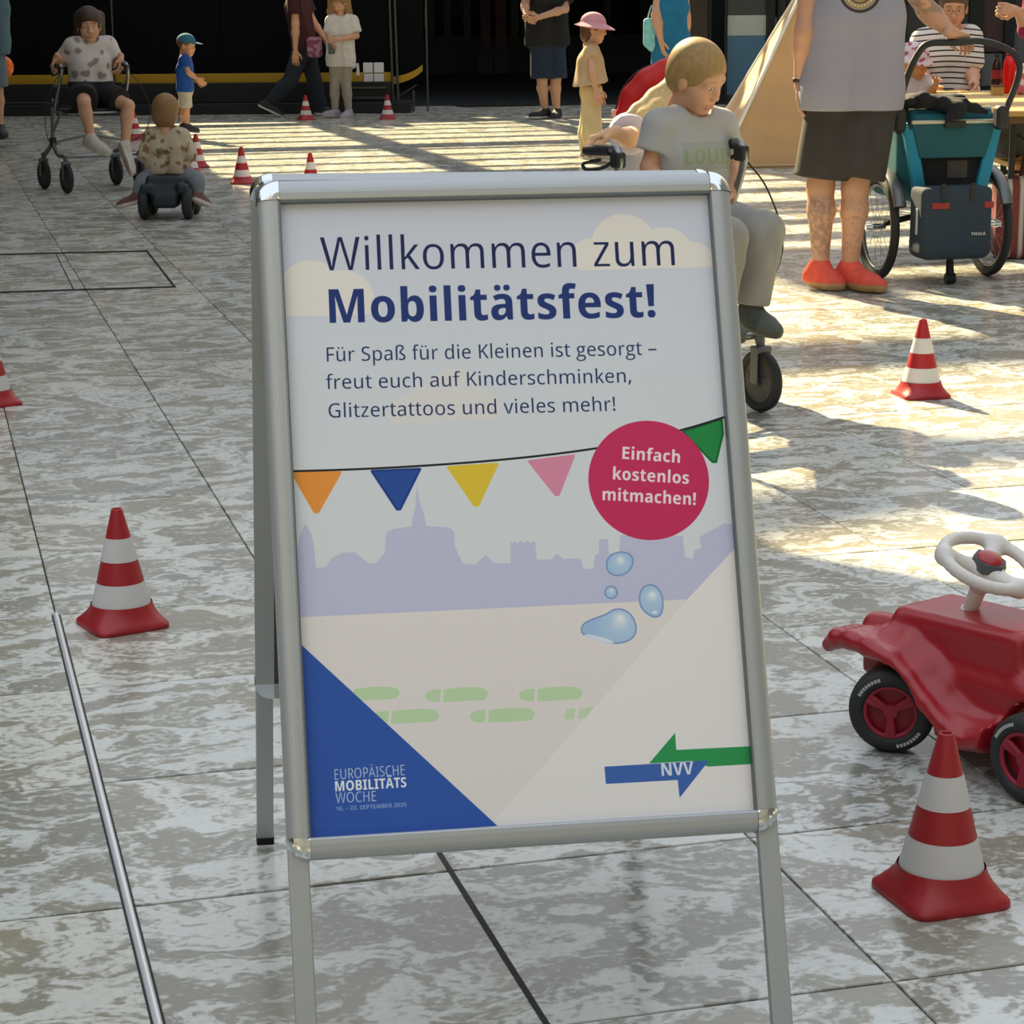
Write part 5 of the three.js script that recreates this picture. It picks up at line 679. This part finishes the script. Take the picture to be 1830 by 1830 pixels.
// girl in white top and light trousers looking at a phone
{
  const z = -24.25, A = (x, y, d = 0) => at(x, y, z + d);
  const J = { head: A(606, 6), neck: A(609, 29), chest: A(608, 60), pelvis: A(609, 104), sh: [A(592, 38), A(630, 38)], el: [A(588, 64, 0.03), A(637, 64, 0.03)], wr: [A(593, 76, 0.16), A(607, 70, 0.18)], hip: [A(600, 112), A(618, 112)], kn: [A(598, 156), A(619, 156)], an: [A(599, 199), A(623, 199)], toe: [A(580, 205, 0.08), A(612, 210, 0.18)] };
  person({ label: 'person, girl in white T-shirt and light trousers looking at a phone', J, s: 0.76, b: 1.0, cell: 0.012, skin: SK.warm, kid: true, hh: 0.205, face: V(-0.4, -0.4, 0.9), hairColor: 0x8a6a42, hair: { vol: 0.016, low: -0.06, strands: [{ pts: [A(594, -4, -0.03), A(592, 22, -0.02), A(594, 42, 0.0)], r: [0.05, 0.045, 0.02] }, { pts: [A(618, -4, -0.03), A(622, 22, -0.02), A(622, 44, 0)], r: [0.05, 0.045, 0.02] }] }, hs: 0.8,
    clothes: [{ kind: 'shirt', sleeve: 0.8, flare: 0.025, inf: 0.02, hem: 0.09, paint: fabric(0xc9c5c0) }, { kind: 'trousers', leg: 1.95, inf: 0.01, flare: 0.0, paint: fabric(0x9a9184) }, { kind: 'shoe', color: 0x9a949e, sole: 0xb5b1b5 }] });
  const p = at(592, 86, z + 0.2); const ph = thing('phone', 'dark phone held by the girl in white top', 'phone', p.toArray()); new Geo().box(0, 0, 0, 0.07, 0.14, 0.009, 0.004).mesh('phone_body', blackM, ph); new Geo().box(0, 0, 0.0052, 0.062, 0.125, 0.001).mesh('screen', mat(0x3a4148, 0.2), ph); ph.rotation.set(-0.6, 0, 0.1);
}
// woman in dark red striding to the right
{
  const z = -24.6, A = (x, y, d = 0) => at(x, y, z + d);
  const J = { head: A(540, -70), neck: A(534, -38), chest: A(532, 15), pelvis: A(544, 78), sh: [A(526, -16, 0.18), A(538, -16, -0.18)], el: [A(528, 44, 0.24), A(560, 40, -0.2)], wr: [A(528, 90, 0.22), A(582, 72, -0.15)], hip: [A(540, 88, 0.08), A(548, 88, -0.08)], kn: [A(518, 146, 0.1), A(562, 146, -0.06)], an: [A(481, 183, 0.1), A(576, 192, -0.06)], toe: [A(500, 203, 0.1), A(606, 204, -0.04)] };
  person({ label: 'person in dark red top and dark jeans striding with a trailing foot', J, b: 1.1, cell: 0.013, skin: SK.warm, hairColor: 0x3a2418, hair: { vol: 0.014, low: -0.06 }, footDown: [V(-0.75, -0.65, 0), V(0, -1, 0)],
    clothes: [{ kind: 'shirt', sleeve: 0.7, flare: 0.02, inf: 0.02, hem: 0.06, paint: fabric(0x3a1218) }, { kind: 'trousers', leg: 1.95, inf: 0.016, paint: fabric(0x1d232e, 12, 0.15) }, { kind: 'shoe', color: 0x1c1c20, sole: 0xe4e4e0 }] });
  const b = at(562, 84, z + 0.25), F = new Field(0.012); F.box(V(0, 0, 0), 0.085, 0.11, 0.05, 0.04, 0.02); const bag = thing('shoulder_bag', 'mauve shoulder bag at the hip of the striding woman', 'bag', b.toArray()); part('bag_body', F.build(blotch(0x7a4258, [[14, 0.1, 0xa07888]])), clothM, bag); new Geo().tube([V(-0.05, 0.09, 0), V(-0.1, 0.3, 0.0), V(-0.16, 0.6, 0.02)], 0.009, 14, 6).mesh('strap', mat(0x3a2028, 0.8), bag);
}
// child sitting on the left walker
{
  const z = -15.65, A = (x, y, d = 0) => at(x, y, z + d), fr = V(0.45, 0, 0.89);
  const J = { head: A(159, 47, 0.03), neck: A(160, 77), chest: A(160, 112), pelvis: A(163, 160), sh: [A(131, 83, 0.07), A(192, 81, -0.07)], el: [A(112, 111, 0.02), A(206, 112, -0.1)], wr: [V(-3.10, 0.915, -15.46), V(-2.70, 0.90, -15.70)], hip: [A(148, 166, 0.09), A(177, 166, -0.03)], kn: [A(150, 184, 0.42), A(229, 189, 0.12)], an: [A(163, 247, 0.42), A(224, 262, 0.2)], toe: [A(190, 272, 0.5), A(234, 306, 0.28)] };
  person({ label: 'person, child in white T-shirt and black shorts sitting on the left walker', J, s: 0.78, b: 1.0, cell: 0.0105, skin: SK.tan, kid: true, hh: 0.215, front: fr, face: V(0.25, -0.1, 0.95), hs: 0.8, hairColor: 0x35241a, hair: { vol: 0.02, low: -0.05, strands: [{ pts: [A(143, 30, 0), A(142, 60, 0), A(146, 78, 0.0)], r: [0.045, 0.04, 0.02] }, { pts: [A(176, 30, -0.05), A(177, 58, -0.06), A(174, 76, -0.04)], r: [0.045, 0.04, 0.02] }] },
    hands: [{ dir: V(-0.3, -0.6, -0.3), palm: V(0.4, -0.8, 0), curl: 0.9 }, { dir: V(0, -0.9, 0.3), palm: V(-0.6, -0.5, 0), curl: 0.9 }],
    clothes: [{ kind: 'shirt', sleeve: 0.7, flare: 0.022, inf: 0.018, hem: 0.0, paint: blotch(0xb9b3b4, [[11, 0.42, 0x7a7276]]) }, { kind: 'shorts', leg: 0.72, flare: 0.035, inf: 0.022, waist: 0.06, paint: fabric(0x0d0d10) }, { kind: 'sock', color: 0xbdb6ae, up: 0.14 }, { kind: 'shoe', color: 0xaaa49a, sole: 0xbdb8b0, cell: 0.007 }],
    footDown: [V(0, -1, 0), V(-0.3, -0.5, 0.5)] });
}
// toddler on the dark ride-on toy, from behind
{
  const z = -13.6, A = (x, y, d = 0) => at(x, y, z + d);
  const J = { head: A(297, 203, -0.02), neck: A(297, 233), chest: A(299, 262), pelvis: A(300, 296), sh: [A(325, 244), A(271, 244)], el: [A(338, 274, 0.02), A(259, 276, 0.02)], wr: [A(331, 290, -0.12), A(272, 292, -0.12)], hip: [A(313, 304), A(286, 304)], kn: [A(351, 320, 0.02), A(258, 322, 0.04)], an: [A(354, 348, 0.05), A(245, 350, 0.07)], toe: [A(369, 365, 0.0), A(216, 367, 0.04)] };
  person({ label: 'person, toddler in cream patterned jumper riding a dark toy car, seen from behind', J, s: 0.56, b: 1.2, cell: 0.0085, skin: SK.warm, kid: true, hh: 0.19, front: V(0, 0, -1), face: V(0.1, -0.1, -1), up: V(0, 1, 0.05), hs: 0.55, hairColor: 0x80603c, hair: { vol: 0.022, low: -0.035 },
    clothes: [{ kind: 'shirt', sleeve: 1.85, flare: 0.012, inf: 0.018, hem: 0.05, paint: blotch(0xb5a792, [[13, 0.3, 0x6a5646], [17, 0.5, 0x8a6a48]]) }, { kind: 'trousers', leg: 1.95, inf: 0.012, flare: 0.008, paint: fabric(0x767d86) }, { kind: 'shoe', color: 0x6a4a4c, sole: 0xd8cfc8, cell: 0.006 }], footDown: [V(0, -1, 0), V(0, -1, 0)] });
}
// small boy in blue with a cap
{
  const z = -21.05, A = (x, y, d = 0) => at(x, y, z + d);
  const J = { head: A(334, 82), neck: A(331, 103), chest: A(330, 125), pelvis: A(331, 158), sh: [A(329, 108, 0.09), A(333, 108, -0.09)], el: [A(337, 130, 0.13), A(340, 130, -0.12)], wr: [A(352, 141, 0.12), A(352, 143, -0.08)], hip: [A(330, 164, 0.045), A(332, 164, -0.045)], kn: [A(333, 196, 0.05), A(329, 196, -0.05)], an: [A(336, 226, 0.05), A(329, 224, -0.05)], toe: [A(352, 234, 0.06), A(346, 232, -0.06)] };
  person({ label: 'person, small boy in blue T-shirt, pale shorts and teal cap', J, s: 0.56, b: 1.1, cell: 0.0105, skin: [0.6, 0.3, 0.16], kid: true, hh: 0.19, face: V(1, -0.1, 0.35), hs: 0.6, hairColor: 0x6a4a2a, hair: { vol: 0.008 }, cap: { color: 0x2f6a80 },
    clothes: [{ kind: 'shirt', sleeve: 0.6, inf: 0.018, flare: 0.015, hem: 0.03, paint: fabric(0x154a9a) }, { kind: 'shorts', leg: 0.9, flare: 0.025, inf: 0.014, waist: 0.01, paint: fabric(0xb5ae9e) }, { kind: 'shoe', color: 0x2c2c30, sole: 0x55504a }] });
}
// passer-by cut off by the left edge
{
  const z = -20.1, A = (x, y, d = 0) => at(x, y, z + d);
  const J = { head: A(-25, -76), neck: A(-25, -42), chest: A(-25, 15), pelvis: A(-25, 75), sh: [A(-48, -22), A(-3, -22)], el: [A(-54, 30), A(0, 32)], wr: [A(-52, 78, 0.05), A(-2, 84, 0.05)], hip: [A(-35, 85), A(-14, 85)], kn: [A(-35, 160), A(-6, 160)], an: [A(-34, 228), A(-1, 228)], toe: [A(-40, 241, 0.2), A(4, 243, 0.2)] };
  person({ label: 'person in blue-grey clothes cut off by the left edge beside the balloon', J, b: 1.1, cell: 0.014, skin: SK.tan, hairColor: 0x3a2a1c, hair: { vol: 0.01 }, clothes: [{ kind: 'shirt', sleeve: 0.9, inf: 0.02, hem: 0.1, paint: fabric(0x4a6474) }, { kind: 'shorts', leg: 0.95, flare: 0.03, inf: 0.02, paint: fabric(0x5a6a78) }, { kind: 'shoe', color: 0x18181a, sole: 0x33322f }] });
}
{ const p = at(6, 120, -20.3), F = new Field(0.008); F.ell(V(0, 0, 0), 0.093, 0.1, 0.093, 0.01); F.cap(V(0, -0.09, 0), V(0, -0.112, 0), 0.02, 0.009, 0.02); const b = thing('balloon', 'round orange balloon at the left edge', 'balloon', p.toArray()); part('balloon_skin', F.build(), pmat(0xe8660c, 0.3), b); new Geo().sph(V(0, -0.118, 0), 0.012, 8).mesh('knot', pmat(0xd85a08, 0.4), b); new Geo().tube([V(0, -0.12, 0), V(-0.06, -0.02, 0.02), V(-0.13, 0.08, -0.02), V(-0.17, 0.14, 0.2)], 0.0025, 20, 5).mesh('string', whiteM, b); }
// woman in the striped top at the table
{
  const z = -13.5, A = (x, y, d = 0) => at(x, y, z + d);
  const J = { head: A(1704, 14, 0.04), neck: A(1701, 52), chest: A(1694, 100), pelvis: A(1690, 168), sh: [A(1650, 74), A(1733, 68)], el: [A(1643, 128, 0.08), A(1737, 128, 0.06)], wr: [A(1664, 152, 0.32), A(1741, 156, 0.32)], hip: [A(1674, 176), A(1714, 176)], kn: [A(1670, 190, 0.42), A(1716, 190, 0.42)], an: [A(1672, 360, 0.36), A(1714, 360, 0.36)], toe: [A(1668, 398, 0.55), A(1714, 398, 0.55)] };
  const stripes = canvasTex(64, 512, (x, W, H) => { x.fillStyle = '#d8cfc8'; x.fillRect(0, 0, W, H); x.fillStyle = '#1d1a20'; for (let k = 0; k < 9; k++) x.fillRect(0, k * 57 + 8, W, 14); }, { wrapS: THREE.RepeatWrapping, wrapT: THREE.RepeatWrapping });
  const g = person({ label: 'person, woman in black and white striped top sitting at the wooden table', J, s: 0.95, b: 1.05, cell: 0.011, skin: [0.6, 0.3, 0.18], hh: 0.225, face: V(-0.15, -0.25, 1), hairColor: 0x5a4028, hair: { vol: 0.01 }, clothes: [{ kind: 'shirt', sleeve: 0.85, flare: 0.02, inf: 0.018, hem: 0.1, neck: 0.09, map: stripes, uv: (p) => [p.x, (p.y + 0.012 * Math.sin(p.x * 9)) / 0.29] }, { kind: 'trousers', leg: 1.9, inf: 0.014, paint: fabric(0x2a2d33) }, { kind: 'shoe', color: 0x222222, sole: 0x444444 }] });
  const B = basis(V(-0.15, -0.25, 1), J.head.clone().sub(J.neck)), HP = (x, y, zz) => J.head.clone().addScaledVector(B.x, x).addScaledVector(B.y, y).addScaledVector(B.z, zz).sub(g.position), gg = new Geo(); for (const i of [-1, 1]) { const r = []; for (let k = 0; k < 14; k++) { const a = k / 14 * 6.283; r.push(HP(i * 0.031 + Math.cos(a) * 0.024, 0.002 + Math.sin(a) * 0.018, 0.098)); } gg.tube(r, 0.001, 28, 5, true); gg.tube([HP(i * 0.055, 0.006, 0.096), HP(i * 0.076, 0.006, 0.06), HP(i * 0.08, 0.004, -0.01)], 0.001, 10, 5); } gg.cyl(HP(-0.008, 0.005, 0.1), HP(0.008, 0.005, 0.1), 0.0016, 0.0016, 5); gg.mesh('spectacles', mat(0x5a4030, 0.4), g);
}
// child with the flowered hat beside her
{
  const z = -12.85, A = (x, y, d = 0) => at(x, y, z + d);
  const J = { head: A(1634, 112, 0.02), neck: A(1628, 140), chest: A(1626, 168), pelvis: A(1624, 212), sh: [A(1607, 148, 0.05), A(1650, 148, -0.05)], el: [A(1612, 180, 0.1), A(1662, 172, 0.02)], wr: [A(1634, 186, 0.22), A(1672, 152, 0.14)], hip: [A(1616, 216), A(1636, 216)], kn: [A(1614, 226, 0.25), A(1644, 226, 0.25)], an: [A(1614, 290, 0.22), A(1642, 290, 0.22)], toe: [A(1612, 310, 0.32), A(1642, 310, 0.32)] };
  person({ label: 'person, small child in pink dotted sun hat beside the striped woman', J, s: 0.56, b: 1.05, cell: 0.0095, skin: [0.58, 0.28, 0.12], kid: true, hh: 0.19, face: V(0.75, -0.25, 0.6), hs: 0.58, hairColor: 0x9a7a48, hair: { vol: 0.008 }, cap: { name: 'sun_hat', brimAll: 0.125, droop: 0.9, paint: blotch(0xd8c3c6, [[22, 0.35, 0xa05566]]) }, clothes: [{ kind: 'shirt', sleeve: 0.6, inf: 0.016, hem: 0.05, paint: fabric(0xd0c2c0) }, { kind: 'trousers', leg: 1.9, inf: 0.012, paint: fabric(0xb8a8a8) }, { kind: 'shoe', color: 0x884444, sole: 0xcccccc }] });
}
// person at the right edge raising a fist
{
  const z = -13.9, A = (x, y, d = 0) => at(x, y, z + d);
  const J = { head: A(1890, -70), neck: A(1892, -30), chest: A(1896, 25), pelvis: A(1900, 140), sh: [A(1852, 0, 0.02), A(1938, 0)], el: [A(1838, 50, 0.1), A(1950, 80)], wr: [A(1818, 20, 0.14), A(1930, 130, 0.2)], hip: [A(1880, 155), A(1920, 155)], kn: [A(1880, 280), A(1920, 280)], an: [A(1880, 385), A(1920, 385)], toe: [A(1872, 405, 0.2), A(1920, 405, 0.2)] };
  person({ label: 'person in magenta top raising a fist at the upper right edge', J, cell: 0.012, skin: SK.warm, face: V(-0.6, -0.2, 0.7), hairColor: 0x4a3422, hair: { vol: 0.012, low: -0.06 }, hands: [{ dir: V(-0.8, 0.15, 0.2), palm: V(0.1, -0.2, -1), curl: 1.35 }, {}], clothes: [{ kind: 'shirt', sleeve: 1.05, inf: 0.016, flare: 0.012, hem: 0.1, paint: fabric(0x8a1848) }, { kind: 'trousers', leg: 1.92, inf: 0.014, paint: fabric(0x2a2c33) }, { kind: 'shoe', color: 0x222222, sole: 0x444444 }] });
}
renderer.render(scene, camera);
